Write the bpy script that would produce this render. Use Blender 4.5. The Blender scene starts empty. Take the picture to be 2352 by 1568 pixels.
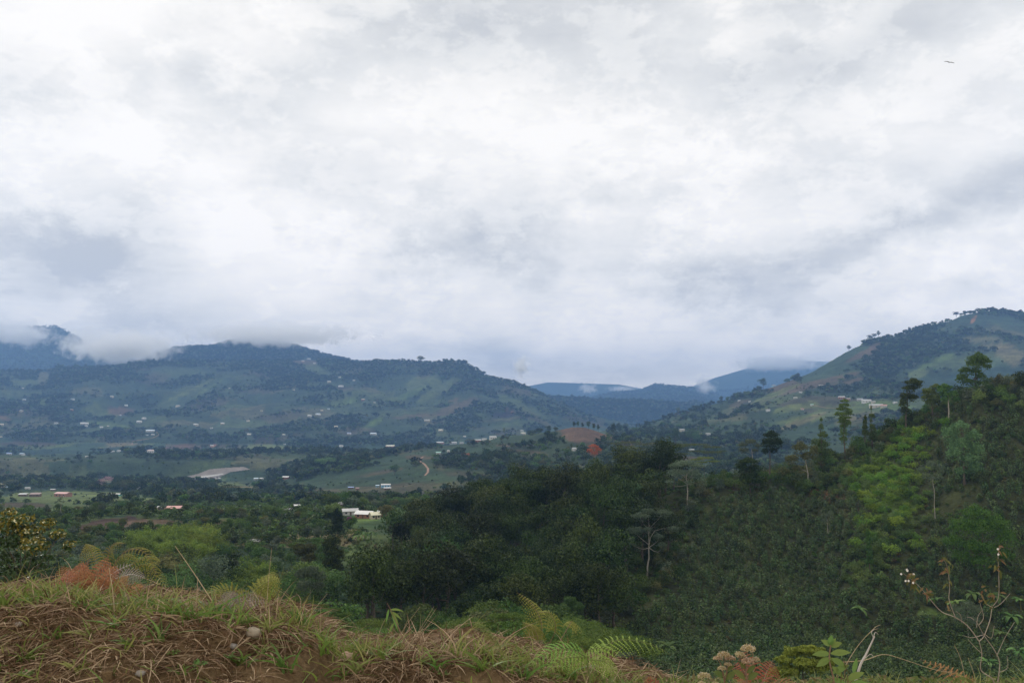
import bpy, math, random
import numpy as np
from mathutils import Vector, Matrix
R = math.radians
rng = np.random.default_rng(7)
random.seed(7)
scene = bpy.context.scene
col = scene.collection

# ------------------------------------------------------------------ camera
PITCH = math.atan(166 / 2037)          # horizon a little below the middle of the frame
F = 2037.0                             # focal length in units of a 2352 wide frame
cd = bpy.data.cameras.new('camera'); cam = bpy.data.objects.new('camera', cd); col.objects.link(cam)
cd.sensor_width = 36; cd.lens = F / 2352 * 36
cd.clip_start = 0.05; cd.clip_end = 20000
cam.location = (0, 0, 0); cam.rotation_euler = (R(90) + PITCH, 0, 0)
scene.camera = cam

# ------------------------------------------------------------------ exposure
scene.view_settings.view_transform = 'Standard'; scene.view_settings.look = 'None'
scene.view_settings.exposure = 0; scene.view_settings.gamma = 1
scene.cycles.use_denoising = True
scene.cycles.max_bounces = 9; scene.cycles.diffuse_bounces = 2; scene.cycles.glossy_bounces = 2
scene.cycles.transmission_bounces = 3; scene.cycles.volume_bounces = 6
scene.cycles.volume_step_rate = 1.0; scene.cycles.volume_max_steps = 256

# ------------------------------------------------------------------ image <-> world
def v2z(v, y): return y * np.tan(PITCH + np.arctan((784 - v) / F))
def uv2s(u, v):
    e = np.tan(PITCH + np.arctan((784 - v) / F))
    return (u - 1176) / F * (math.cos(PITCH) + e * math.sin(PITCH))
def w2uv(x, y, z):
    w = y * math.cos(PITCH) + z * math.sin(PITCH); h = -y * math.sin(PITCH) + z * math.cos(PITCH)
    return 1176 + F * x / w, 784 - F * h / w
def at(u, v, y):
    z = v2z(v, y); return Vector((uv2s(u, v) * y, y, z))

# ------------------------------------------------------------------ node helper
class NT:
    def __init__(s, tree): s.t = tree; s.n = tree.nodes; s.l = tree.links
    def new(s, typ, ins=None, **kw):
        n = s.n.new(typ)
        for k, v in kw.items(): setattr(n, k, v)
        for k, v in (ins or {}).items(): s.put(n.inputs[k], v)
        return n
    def put(s, sock, v):
        if isinstance(v, bpy.types.NodeSocket): s.l.new(v, sock)
        elif isinstance(v, bpy.types.Node): s.l.new(v.outputs[0], sock)
        else: sock.default_value = v
    def math(s, op, a, b=0.0, c=0.0, clamp=False):
        n = s.n.new('ShaderNodeMath'); n.operation = op; n.use_clamp = clamp
        s.put(n.inputs[0], a); s.put(n.inputs[1], b)
        if op in ('MULTIPLY_ADD', 'SMOOTH_MIN', 'SMOOTH_MAX'): s.put(n.inputs[2], c)
        return n.outputs[0]
    def mix(s, f, a, b, mode='MIX'):
        n = s.n.new('ShaderNodeMix'); n.data_type = 'RGBA'; n.blend_type = mode
        s.put(n.inputs['Factor'], f); s.put(n.inputs['A'], a); s.put(n.inputs['B'], b)
        return n.outputs['Result']
    def ramp(s, f, stops, interp='LINEAR'):
        n = s.n.new('ShaderNodeValToRGB'); n.color_ramp.interpolation = interp
        e = n.color_ramp.elements
        while len(e) < len(stops): e.new(0.5)
        for i, (p, c) in enumerate(stops): e[i].position = p; e[i].color = c if len(c) == 4 else (*c, 1)
        s.put(n.inputs[0], f); return n.outputs[0]

# ------------------------------------------------------------------ world: overcast sky
SUN_EL, SUN_AZ = 52, -25      # degrees; azimuth from the view direction, negative = left
world = bpy.data.worlds.new('World'); scene.world = world; world.use_nodes = True
W = NT(world.node_tree); W.n.clear()
tc = W.new('ShaderNodeTexCoord')
sep = W.new('ShaderNodeSeparateXYZ', {0: tc.outputs['Generated']})
dx, dy, dz = sep.outputs
az = W.math('ARCTAN2', dx, dy); el = W.math('ARCSINE', dz)
def az_el(u, v):
    s = (u - 1176) / F; t = (784 - v) / F
    d = Vector((s, math.cos(PITCH) - t * math.sin(PITCH), math.sin(PITCH) + t * math.cos(PITCH))).normalized()
    return math.atan2(d.x, d.y), math.asin(d.z)
# direction projected on a cloud deck, so that the clouds draw together towards the horizon
den = W.math('ADD', W.math('MAXIMUM', dz, 0.0), 0.16)
px_ = W.math('DIVIDE', dx, den); py_ = W.math('DIVIDE', dy, den)
cp = W.new('ShaderNodeCombineXYZ', {0: px_, 1: py_, 2: 0.0})
rotm = W.new('ShaderNodeMapping', {0: cp}); rotm.inputs['Rotation'].default_value = (0, 0, R(-28)); rotm.inputs['Scale'].default_value = (1.0, 1.45, 1)
n1 = W.new('ShaderNodeTexNoise', {'Vector': rotm, 'Scale': 0.9, 'Detail': 7.0, 'Roughness': 0.55, 'Distortion': 0.35})
puff = W.new('ShaderNodeMapping', {0: tc.outputs['Generated']}); puff.inputs['Scale'].default_value = (1, 1, 1.7); puff.inputs['Location'].default_value = (.3, .1, .2)
n3 = W.new('ShaderNodeTexNoise', {'Vector': puff, 'Scale': 4.6, 'Detail': 12.0, 'Roughness': 0.62, 'Distortion': 0.1})
n2 = W.new('ShaderNodeTexNoise', {'Vector': rotm, 'Scale': 3.1, 'Detail': 9.0, 'Roughness': 0.6, 'Distortion': 0.8})
# small warp of the shaping blobs so that their edges break up
wn = W.new('ShaderNodeTexNoise', {'Vector': tc.outputs['Generated'], 'Scale': 5.0, 'Detail': 6.0, 'Roughness': 0.6})
wsep = W.new('ShaderNodeSeparateColor', {0: wn.outputs['Color']})
azw = W.math('MULTIPLY_ADD', W.math('SUBTRACT', wsep.outputs[0], 0.5), 0.22, az)
elw = W.math('MULTIPLY_ADD', W.math('SUBTRACT', wsep.outputs[1], 0.5), 0.13, el)
SKY = [  # u, v, half width, half height, tilt (deg, positive = right end up), amount
    (330, 60, 330, 70, 0, .20), (180, 170, 110, 120, 0, .06), (1120, 310, 330, 110, 8, .14), (900, 330, 230, 70, 0, .12), (480, 415, 90, 50, 0, .22),
    (1750, 330, 220, 60, 12, .16), (2030, 290, 120, 60, 0, .10), (620, 560, 120, 120, 0, .14), (1380, 498, 60, 22, 0, .22), (1500, 660, 110, 40, 10, .14),
    (1500, 230, 500, 60, 8, .06), (640, 20, 200, 40, 0, .12), (1950, 760, 300, 60, 0, .02),
    (100, 710, 120, 40, 0, .10), (360, 770, 260, 32, 0, .10), (980, 740, 260, 60, 8, .16), (1420, 740, 260, 40, 8, .10),
    (30, 130, 90, 110, 0, -.14), (420, 220, 240, 80, 0, -.10), (900, 110, 330, 80, 5, -.20), (1050, 40, 250, 60, 0, -.12), (1950, 130, 270, 60, 14, -.30),
    (80, 565, 200, 60, 0, -.36), (290, 610, 190, 80, -20, -.30), (300, 440, 130, 70, 0, -.12), (1130, 560, 230, 60, 10, -.46), (1230, 600, 120, 60, 0, -.16),
    (2150, 520, 420, 42, 16, -.40), (1750, 590, 300, 44, 14, -.34), (300, 725, 110, 45, 0, -.24), (60, 640, 140, 40, 0, -.1), (820, 410, 160, 60, -8, -.16),
    (620, 690, 250, 40, 0, -.16), (1560, 830, 420, 50, 0, -.30), (1400, 860, 300, 40, 0, -.18), (2352, 440, 120, 60, 0, -.12), (2000, 690, 300, 40, 6, -.08), (1050, 670, 90, 40, 0, -.1),
]
acc = 0.0
for (u, v, a, b, rot, amt) in SKY:
    A0, E0 = az_el(u, v)
    da = W.math('SUBTRACT', azw, A0); de = W.math('SUBTRACT', elw, E0)
    c, s_ = math.cos(R(rot)), math.sin(R(rot))
    p = W.math('MULTIPLY_ADD', da, c * F / a, W.math('MULTIPLY', de, s_ * F / a))
    q = W.math('MULTIPLY_ADD', de, c * F / b, W.math('MULTIPLY', da, -s_ * F / b))
    r2 = W.math('MULTIPLY_ADD', p, p, W.math('MULTIPLY', q, q))
    acc = W.math('MULTIPLY_ADD', W.math('EXPONENT', W.math('MULTIPLY', r2, -0.8)), amt, acc)
val = W.math('ADD', acc, 0.535)
# ragged edged banks: a warped noise cut by a steep threshold
n4 = W.new('ShaderNodeTexNoise', {'Vector': puff, 'Scale': 3.3, 'Detail': 13.0, 'Roughness': 0.66, 'Distortion': 0.15})
mr = W.new('ShaderNodeMapRange', {0: n4.outputs[0], 1: 0.46, 2: 0.57, 3: 0.0, 4: 1.0}, interpolation_type='SMOOTHSTEP')
n5 = W.new('ShaderNodeTexNoise', {'Vector': puff, 'Scale': 8.0, 'Detail': 12.0, 'Roughness': 0.68, 'Distortion': 0.1})
mr2 = W.new('ShaderNodeMapRange', {0: n5.outputs[0], 1: 0.485, 2: 0.56, 3: 0.0, 4: 1.0}, interpolation_type='SMOOTHSTEP')
val = W.math('MULTIPLY_ADD', mr.outputs[0], 0.21, val); val = W.math('MULTIPLY_ADD', mr2.outputs[0], 0.17, val)
val = W.math('MULTIPLY_ADD', W.math('SUBTRACT', n1.outputs[0], 0.5), 0.62, val)
val = W.math('MULTIPLY_ADD', W.math('SUBTRACT', n2.outputs[0], 0.5), 0.42, val)
val = W.math('MULTIPLY_ADD', W.math('SUBTRACT', n3.outputs[0], 0.5), 1.15, val)
cloud = W.ramp(val, [(0.0, (.55, .55, .545)), (0.25, (.70, .69, .66)), (0.50, (.855, .835, .785)), (0.78, (.99, .95, .88)), (1.0, (1.09, 1.04, .96))])
# clouds seen through more air low down are brighter in themselves, so that they survive the haze
gain = W.math('MULTIPLY_ADD', W.math('EXPONENT', W.math('MULTIPLY', W.math('MAXIMUM', el, 0.0), -6.5)), 0.62, 1.08)
lowc = W.math('EXPONENT', W.math('MULTIPLY', W.math('MAXIMUM', el, 0.0), -9.0))
warm = W.new('ShaderNodeVectorMath', {0: cloud, 1: (1.16, 1.03, .88)}, operation='MULTIPLY')
cloud = W.mix(lowc, cloud, warm.outputs[0])
cl = W.new('ShaderNodeVectorMath', {0: cloud}, operation='SCALE'); W.put(cl.inputs['Scale'], gain)
sky = W.new('ShaderNodeTexSky', sky_type='NISHITA', sun_disc=False, sun_elevation=R(SUN_EL), sun_rotation=R(SUN_AZ), altitude=1300.0)
bg1 = W.new('ShaderNodeBackground', {'Color': cl.outputs[0], 'Strength': 1.0})
bg2 = W.new('ShaderNodeBackground', {'Color': sky, 'Strength': 0.1})
mx = W.new('ShaderNodeMixShader', {0: 0.93, 1: bg2.outputs[0], 2: bg1.outputs[0]})
W.l.new(mx.outputs[0], W.new('ShaderNodeOutputWorld').inputs[0])

# ------------------------------------------------------------------ sun (overcast: weak and soft)
sd = bpy.data.lights.new('sun', 'SUN'); sun = bpy.data.objects.new('sun', sd); col.objects.link(sun)
sd.energy = 1.5; sd.angle = R(12); sd.color = (1, .95, .87)
d = Vector((math.sin(R(SUN_AZ)) * math.cos(R(SUN_EL)), math.cos(R(SUN_AZ)) * math.cos(R(SUN_EL)), math.sin(R(SUN_EL))))
sun.rotation_euler = d.to_track_quat('Z', 'Y').to_euler()

# ------------------------------------------------------------------ noise
def _hash(ix, iy, seed):
    h = (ix.astype(np.int64) * 374761393 + iy.astype(np.int64) * 668265263 + seed * 1442695041) & 0xffffffff
    h = ((h ^ (h >> 13)) * 1274126177) & 0xffffffff
    return ((h ^ (h >> 16)) & 0xffffff) / float(0x1000000)
def perlin(x, y, seed=0):
    x = np.asarray(x, float); y = np.asarray(y, float)
    x0 = np.floor(x); y0 = np.floor(y); fx = x - x0; fy = y - y0
    def g(ix, iy, dx_, dy_):
        a = _hash(ix, iy, seed) * 2 * np.pi
        return np.cos(a) * dx_ + np.sin(a) * dy_
    u = fx * fx * fx * (fx * (fx * 6 - 15) + 10); v = fy * fy * fy * (fy * (fy * 6 - 15) + 10)
    a = g(x0, y0, fx, fy); b = g(x0 + 1, y0, fx - 1, fy); c = g(x0, y0 + 1, fx, fy - 1); e = g(x0 + 1, y0 + 1, fx - 1, fy - 1)
    return ((a * (1 - u) + b * u) * (1 - v) + (c * (1 - u) + e * u) * v) * 1.5
def fbm(x, y, oct=4, seed=0, gain=.5):
    t = 0; a = 1; n = 0
    for i in range(oct): t = t + a * perlin(x * 2 ** i, y * 2 ** i, seed + i * 17); n += a; a *= gain
    return t / n
def voronoi(x, y, seed=0):
    x0 = np.floor(x); y0 = np.floor(y); best = np.full(np.shape(x), 1e9); cid = np.zeros(np.shape(x)); c2 = np.zeros(np.shape(x))
    for i in (-1, 0, 1):
        for j in (-1, 0, 1):
            ix = x0 + i; iy = y0 + j
            d_ = (ix + _hash(ix, iy, seed) - x) ** 2 + (iy + _hash(ix, iy, seed + 5) - y) ** 2
            m = d_ < best; best = np.where(m, d_, best)
            cid = np.where(m, _hash(ix, iy, seed + 9), cid); c2 = np.where(m, _hash(ix, iy, seed + 11), c2)
    return cid, c2

# ------------------------------------------------------------------ tags, materials, meshes
def tag(o, label=None, cat=None, group=None, kind=None):
    if label: o['label'] = label
    if cat: o['category'] = cat
    if group: o['group'] = group
    if kind: o['kind'] = kind
    return o
def mesh_np(name, verts, faces, mats=(), midx=None, smooth=False, attrs=None):
    """faces: (N,4) or (N,3) int array, or a list of such arrays"""
    me = bpy.data.meshes.new(name)
    fl = faces if isinstance(faces, list) else [faces]
    fl = [np.asarray(f, np.int32) for f in fl if len(f)]
    verts = np.asarray(verts, np.float32)
    me.vertices.add(len(verts)); me.vertices.foreach_set('co', verts.ravel())
    loops = np.concatenate([f.ravel() for f in fl]); tot = np.concatenate([np.full(len(f), f.shape[1], np.int32) for f in fl])
    start = np.concatenate([[0], np.cumsum(tot)[:-1]]).astype(np.int32)
    me.loops.add(len(loops)); me.loops.foreach_set('vertex_index', loops)
    me.polygons.add(len(tot)); me.polygons.foreach_set('loop_start', start); me.polygons.foreach_set('loop_total', tot)
    for m in mats: me.materials.append(m)
    if midx is not None: me.polygons.foreach_set('material_index', np.asarray(midx, np.int32))
    me.polygons.foreach_set('use_smooth', np.full(len(tot), smooth))
    for k, (typ, dom, arr) in (attrs or {}).items():
        a = me.attributes.new(k, typ, dom)
        a.data.foreach_set('color' if 'COLOR' in typ else ('vector' if 'VECTOR' in typ else 'value'), np.asarray(arr, np.float32).ravel())
    me.update(calc_edges=True); me.validate()
    return me
def link(name, me, parent=None, loc=None):
    o = bpy.data.objects.new(name, me); col.objects.link(o)
    if parent is not None: o.parent = parent
    if loc is not None: o.location = loc
    return o
def material(name, base=(.5, .5, .5), rough=.85, spec=.3):
    m = bpy.data.materials.new(name); m.use_nodes = True
    T = NT(m.node_tree); b = T.n['Principled BSDF']
    b.inputs['Base Color'].default_value = (*base, 1); b.inputs['Roughness'].default_value = rough
    b.inputs['Specular IOR Level'].default_value = spec
    return m, T, b
def noisy(name, c1, c2, scale, rough=.85, spec=.25, detail=5, bump=0.0, c3=None):
    m, T, b = material(name, c1, rough, spec)
    tc = T.new('ShaderNodeTexCoord')
    n = T.new('ShaderNodeTexNoise', {'Vector': tc.outputs['Object'], 'Scale': scale, 'Detail': float(detail), 'Roughness': .6})
    st = [(.3, c1), (.7, c2)] if c3 is None else [(.3, c1), (.5, c3), (.7, c2)]
    T.put(b.inputs['Base Color'], T.ramp(n.outputs[0], st))
    if bump:
        bp = T.new('ShaderNodeBump', {'Height': n.outputs[0], 'Strength': 1.0, 'Distance': bump}); T.put(b.inputs['Normal'], bp)
    return m
def leaf_mat(name, c1, c2, trans=.2, rough=.6, hue=.25, spec=.12, inst=.35):
    """foliage: every leaf and every plant a slightly different green"""
    c1 = tuple(k * 1.25 for k in c1); c2 = tuple(k * 1.25 for k in c2)
    m, T, b = material(name, c1, rough, spec)
    geo = T.new('ShaderNodeNewGeometry'); oi = T.new('ShaderNodeObjectInfo')
    c = T.mix(geo.outputs['Random Per Island'], (*c1, 1), (*c2, 1))
    k = T.math('MULTIPLY_ADD', oi.outputs['Random'], inst * 2, 1 - inst)
    hs = T.new('ShaderNodeHueSaturation', {'Color': c, 'Hue': T.math('MULTIPLY_ADD', T.math('FRACT', T.math('MULTIPLY', oi.outputs['Random'], 7.3)), 0.05, 0.475), 'Value': k, 'Saturation': 1.0})
    T.put(b.inputs['Base Color'], hs)
    tr = T.new('ShaderNodeBsdfTranslucent', {'Color': hs})
    ms = T.new('ShaderNodeMixShader', {0: trans, 1: b.outputs[0], 2: tr.outputs[0]})
    T.l.new(ms.outputs[0], T.n['Material Output'].inputs[0])
    return m
# ------------------------------------------------------------------ terrain as layered hills
def L(*pts): return np.array(pts, float)
NAMES = ['valley_ground', 'near_hillside', 'middle_spur', 'right_hill', 'left_hill', 'cloudy_mountain', 'far_left_mountain', 'far_low_hills', 'far_middle_ridge', 'far_back_ridge', 'far_right_mountain']
LAYERS = {
 'near_hillside': [
    L((500,1500,150),(900,1475,170),(1200,1520,185),(1500,1500,190),(1800,1500,190),(2352,1500,185),(2900,1500,180)),
    L((500,1450,230),(900,1400,240),(1200,1370,245),(1500,1300,250),(1800,1290,245),(2100,1290,225),(2352,1290,215),(2900,1280,210)),
    L((500,1420,300),(850,1330,300),(980,1270,310),(1100,1225,310),(1300,1195,305),(1500,1150,300),(1570,1125,300),(1700,1108,300),(1850,1095,300),(1960,1045,300),(2060,990,300),(2120,960,298),(2200,922,292),(2260,898,285),(2352,884,275),(2600,850,265),(2900,840,260))],
 'middle_spur': [
    L((300,1150,900),(500,1112,900),(600,1118,850),(700,1132,720),(850,1150,640),(1000,1155,600),(1300,1160,560),(1600,1140,560),(1900,1140,520),(2900,1140,500)),
    L((300,1150,1300),(500,1105,1150),(602,1079,1120),(684,1056,1080),(725,1046,1060),(808,1036,1040),(890,1033,1020),(945,1028,1000),(1000,1024,980),(1082,1018,950),(1110,1010,940),(1151,1001,930),(1192,999,910),(1253,993,860),(1290,986,820),(1313,981,810),(1341,981,800),(1368,989,800),(1395,1000,800),(1423,1008,820),(1478,1012,850),(1560,1025,850),(1700,1055,800),(1900,1085,700),(2900,1100,700))],
 'right_hill': [
    L((1200,1060,1000),(1300,1020,1050),(1472,1004,1000),(1600,1022,900),(1750,1050,800),(1900,1050,750),(2900,1060,700)),
    L((1200,1050,1100),(1300,1015,1150),(1472,992,1150),(1600,975,1150),(1750,955,1100),(1900,950,1050),(2050,945,1000),(2352,935,950),(2900,930,950)),
    L((1200,1050,1200),(1300,1010,1250),(1472,984,1250),(1640,955,1250),(1750,925,1200),(1850,908,1200),(2000,908,1150),(2100,903,1150),(2352,895,1100),(2900,880,1100)),
    L((1200,1050,1300),(1300,1005,1300),(1400,990,1300),(1472,979,1300),(1560,951,1330),(1615,935,1350),(1670,918,1380),(1711,904,1400),(1777,888,1430),(1805,877,1450),(1860,857,1480),(1901,833,1500),(1942,809,1530),(1978,791,1550),(2033,777,1580),(2066,769,1600),(2115,756,1620),(2162,745,1640),(2184,736,1650),(2209,724,1650),(2244,717,1650),(2272,713,1650),(2313,716,1650),(2352,721,1650),(2600,760,1650),(2900,800,1650))],
 'left_hill': [
    L((-600,1012,1400),(0,1006,1500),(600,1010,1500),(900,1012,1500),(1200,1010,1500),(1300,1000,1700),(1400,985,1900),(1600,990,1950),(2900,1000,1950)),
    L((-600,940,1750),(0,948,1750),(300,945,1800),(600,935,1820),(800,930,1850),(1000,940,1830),(1200,958,1780),(1300,970,1850),(1400,980,1950),(1600,990,2000),(2900,1000,2000)),
    L((-600,850,2200),(0,853,2200),(82,854,2200),(124,851,2220),(132,842,2220),(192,844,2230),(275,843,2260),(307,835,2260),(357,832,2280),(439,829,2300),(522,829,2330),(620,831,2350),(700,826,2360),(770,829,2350),(821,834,2330),(849,829,2300),(890,830,2280),(931,830,2250),(986,834,2220),(1041,830,2200),(1068,835,2190),(1096,851,2180),(1123,867,2170),(1164,874,2160),(1206,889,2150),(1244,906,2130),(1286,925,2100),(1313,938,2100),(1349,957,2090),(1400,972,2080),(1472,990,2080),(1600,1000,2050),(2900,1000,2050))],
 'cloudy_mountain': [
    L((100,900,2500),(300,855,2500),(850,855,2500),(1000,900,2500),(2900,1000,2500)),
    L((100,930,2900),(200,880,2900),(250,855,2900),(324,828,2900),(360,812,2900),(398,801,2900),(494,795,2900),(530,782,2900),(563,776,2900),(600,780,2900),(643,788,2900),(684,795,2900),(711,806,2900),(766,821,2900),(821,833,2900),(870,855,2900),(1000,920,2900),(2900,1000,2900))],
 'far_left_mountain': [
    L((-600,900,2900),(400,900,2900),(600,960,2900),(2900,1000,2900)),
    L((-600,740,3300),(-100,742,3300),(0,748,3300),(60,752,3300),(130,750,3300),(170,770,3300),(200,790,3300),(230,806,3300),(310,827,3300),(400,860,3300),(600,960,3300),(2900,1000,3300))],
 'far_low_hills': [
    L((1000,990,2300),(2900,990,2300)),
    L((1000,985,2600),(1300,962,2600),(1346,955,2600),(1400,962,2550),(1430,958,2450),(1460,965,2450),(1500,975,2500),(1560,985,2500),(2900,1000,2600))],
 'far_middle_ridge': [
    L((1000,975,2900),(1300,972,2900),(1500,966,2900),(1800,960,2900),(2900,950,2900)),
    L((1000,990,3500),(1200,970,3500),(1280,945,3500),(1313,927,3500),(1368,910,3500),(1423,901,3500),(1472,897,3500),(1505,883,3500),(1547,887,3500),(1593,891,3500),(1640,905,3450),(1700,930,3400),(1800,950,3400),(2900,960,3400))],
 'far_back_ridge': [
    L((900,960,3700),(2900,960,3700)),
    L((900,930,4200),(1100,900,4200),(1211,886,4200),(1258,877,4200),(1300,878,4200),(1340,879,4200),(1423,882,4200),(1478,892,4200),(1560,905,4200),(1700,930,4200),(2900,960,4200))],
 'far_right_mountain': [
    L((1300,975,3500),(1500,965,3500),(1700,955,3400),(2900,940,3300)),
    L((1300,970,4000),(1480,930,4000),(1560,900,4000),(1601,883,4000),(1643,867,4000),(1698,851,4000),(1739,838,4000),(1777,833,4000),(1850,829,4000),(1950,832,4000),(2900,850,4000))],
}
KS = 2.5
def far_y(y): y = np.asarray(y, float); return np.where(y < 400, y, 400 + (y - 400) * KS) + np.clip(y - 3000, 0, 1e9) * 2.0
YMAX = 13600.0
for k_ in LAYERS:
    for ln in LAYERS[k_]: ln[:, 2] = far_y(ln[:, 2])
NS, NY = 980, 760
s_ax = np.linspace(-0.86, 0.86, NS)
y_ax = np.exp(np.linspace(np.log(8.0), np.log(YMAX), NY))
S, Y = np.meshgrid(s_ax, y_ax, indexing='ij'); X = S * Y
ZB = [(0,-2.2),(8,-2.9),(15,-6),(30,-12),(60,-21.5),(100,-32),(150,-43),(190,-48),(240,-49.5),(300,-49),(400,-48),(470,-50),(520,-53),(650,-60),(850,-67),(1050,-73),(1180,-71),(1350,-58),(1500,-46),(2000,-32),(2600,-25),(4700,-20)]
def smooth_interp(y, ks, vs):
    # monotone cubic (Fritsch-Carlson)
    ks = np.asarray(ks, float); vs = np.asarray(vs, float)
    h = np.diff(ks); dl = np.diff(vs) / h; m = np.zeros(len(ks))
    m[0] = dl[0]; m[-1] = dl[-1]
    for i in range(1, len(ks) - 1):
        m[i] = 0 if dl[i-1] * dl[i] <= 0 else 2 * dl[i-1] * dl[i] / (dl[i-1] + dl[i])
    i = np.clip(np.searchsorted(ks, y) - 1, 0, len(h) - 1); t = (y - ks[i]) / h[i]
    t2, t3 = t * t, t * t * t
    return vs[i] * (2*t3 - 3*t2 + 1) + m[i] * h[i] * (t3 - 2*t2 + t) + vs[i+1] * (-2*t3 + 3*t2) + m[i+1] * h[i] * (t3 - t2)
zs = []
zb = np.tile(smooth_interp(y_ax, [float(far_y(a)) for a, b in ZB], [b * float(far_y(a)) / max(a, 1) if a else b for a, b in ZB]), (NS, 1))
# rolling low ridges in the valley fields
roll = np.clip((Y - 330) / 400, 0, 1) * np.clip((4200 - Y) / 900, 0, 1)
rv = np.exp(-((S - uv2s(455, 1090)) / .05) ** 2) * np.exp(-((Y - 2050) / 330) ** 2)      # keep the river flat
zb = zb + roll * (1 - np.clip(rv * 2, 0, 1)) * (19 * fbm(X / 580, Y / 460, 3, 3) * np.clip((Y - 500) / 2000, .1, 1))
zb = zb + 1.2 * fbm(X / 40, Y / 40, 3, 4) * np.clip((Y - 40) / 100, 0, 1)
zs.append(zb)
NOISE = {'near_hillside': (2.2, 38, .8), 'middle_spur': (12, 260, .5), 'right_hill': (44, 560, .18), 'left_hill': (80, 660, .10),
         'cloudy_mountain': (80, 680, .12), 'far_left_mountain': (120, 900, .12), 'far_low_hills': (28, 580, .2), 'far_middle_ridge': (90, 800, .1), 'far_back_ridge': (120, 1050, .1), 'far_right_mountain': (120, 1000, .1)}
for nm in NAMES[1:]:
    lines = LAYERS[nm]
    ys, zz = [], []
    for ln in lines:
        sc = uv2s(ln[:, 0], ln[:, 1])
        yk = np.interp(s_ax, sc, ln[:, 2]); ek = np.interp(s_ax, sc, v2z(ln[:, 1], 1.0))
        if nm == 'near_hillside':
            yk = yk + 8 * fbm(s_ax * 14, s_ax * 0 + len(ys), 2, 5)
        ys.append(yk); zz.append(ek * yk)
    ys = np.array(ys); zz = np.array(zz)
    z = np.empty((NS, NY))
    for i in range(NS):
        z[i] = smooth_interp(y_ax, ys[:, i], zz[:, i])
    y0 = ys[0][:, None]; y1 = ys[-1][:, None]; z0 = zz[0][:, None]; z1 = zz[-1][:, None]
    amp, wl, cr = NOISE[nm]
    t = np.clip((Y - y0) / (y1 - y0), 0, 1)
    rid = 1 - np.abs(fbm(X / wl + 3.1, Y / wl * .55, 4, NAMES.index(nm) * 31)) * 2.6
    mid = fbm(X / wl * 2.3, Y / wl * 1.6, 4, NAMES.index(nm) * 13 + 2)
    env = np.sin(np.pi * np.clip(t, 0, 1)) ** .8 + cr * 0
    z = z + amp * env * (0.55 * (rid - .45) + .55 * mid)
    z = np.where(Y < y0, z0 - (y0 - Y) * .5, z)
    bk = (Y - y1)
    z = np.where(Y > y1, z1 - np.where(bk < 60, bk * bk / 60 * .25, 15 + (bk - 60) * .5) * np.where(Y > 500, 1.0, .8), z)
    zs.append(z)
zs = np.array(zs)
Z = zs.max(0); OWN = zs.argmax(0)
# everything in the nearest metres falls away from the bank
U, V = w2uv(X, Y, Z)
def tz(x, y):
    """terrain height at a point"""
    x = np.atleast_1d(np.asarray(x, float)); y = np.atleast_1d(np.asarray(y, float))
    fi = (x / y - s_ax[0]) / (s_ax[1] - s_ax[0]); fj = (np.log(y) - np.log(8.0)) / (np.log(YMAX / 8.0) / (NY - 1))
    i = np.clip(fi.astype(int), 0, NS - 2); j = np.clip(fj.astype(int), 0, NY - 2); a = np.clip(fi - i, 0, 1); b = np.clip(fj - j, 0, 1)
    return (Z[i, j] * (1 - a) + Z[i+1, j] * a) * (1 - b) + (Z[i, j+1] * (1 - a) + Z[i+1, j+1] * a) * b
def own_at(x, y):
    i = np.clip(np.rint((x / y - s_ax[0]) / (s_ax[1] - s_ax[0])).astype(int), 0, NS - 1)
    j = np.clip(np.rint((np.log(y) - np.log(8.0)) / (np.log(YMAX / 8.0) / (NY - 1))).astype(int), 0, NY - 1)
    return OWN[i, j]
def hit(u, v, ymin=20):
    """where the line of sight through a picture point meets the ground"""
    s = float(uv2s(u, v)); e = float(v2z(v, 1.0))
    ya = y_ax[y_ax > ymin]; zr = e * ya; zt = tz(s * ya, ya)
    k = np.nonzero(zt > zr)[0]
    if len(k) == 0: return Vector((s * 4000, 4000, e * 4000))
    k = k[0]
    if k == 0: y = ya[0]
    else:
        d0 = zr[k-1] - zt[k-1]; d1 = zt[k] - zr[k]; y = ya[k-1] + (ya[k] - ya[k-1]) * d0 / max(d0 + d1, 1e-9)
    return Vector((s * y, y, float(tz(s * y, y)[0])))

# ---- land cover: what really grows or lies where
CO = dict(forest=(.030, .052, .022), coffee=(.032, .060, .030), dcoffee=(.022, .045, .026), pasture=(.115, .145, .045), grass=(.075, .105, .035),
          dry=(.15, .13, .065), brown=(.105, .068, .045), dbrown=(.055, .036, .028), red=(.33, .14, .07), lime=(.11, .17, .04), pale=(.20, .19, .10), gravel=(.30, .25, .21), burnt=(.025, .022, .028))
def patchcover(C, own, u, v, P, wob):
    for (o, pu, pv, a, b, rot, cname, st) in P:
        cc, sn = math.cos(R(rot)), math.sin(R(rot))
        du = u - pu; dv = -(v - pv)
        p = (du * cc + dv * sn) / a; q = (dv * cc - du * sn) / b
        r = np.sqrt(p * p + q * q) + wob * .35
        w = np.clip((1.0 - r) / .18, 0, 1) * st * (own == NAMES.index(o)) * (.62 if o in ('left_hill', 'middle_spur') and cname not in ('burnt', 'brown', 'forest', 'dcoffee') else .8 if o == 'right_hill' else 1)
        C[:] = C * (1 - w[..., None]) + np.array(CO[cname]) * w[..., None]
VG, NH, MS, RH, LH = NAMES[:5]
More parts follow.
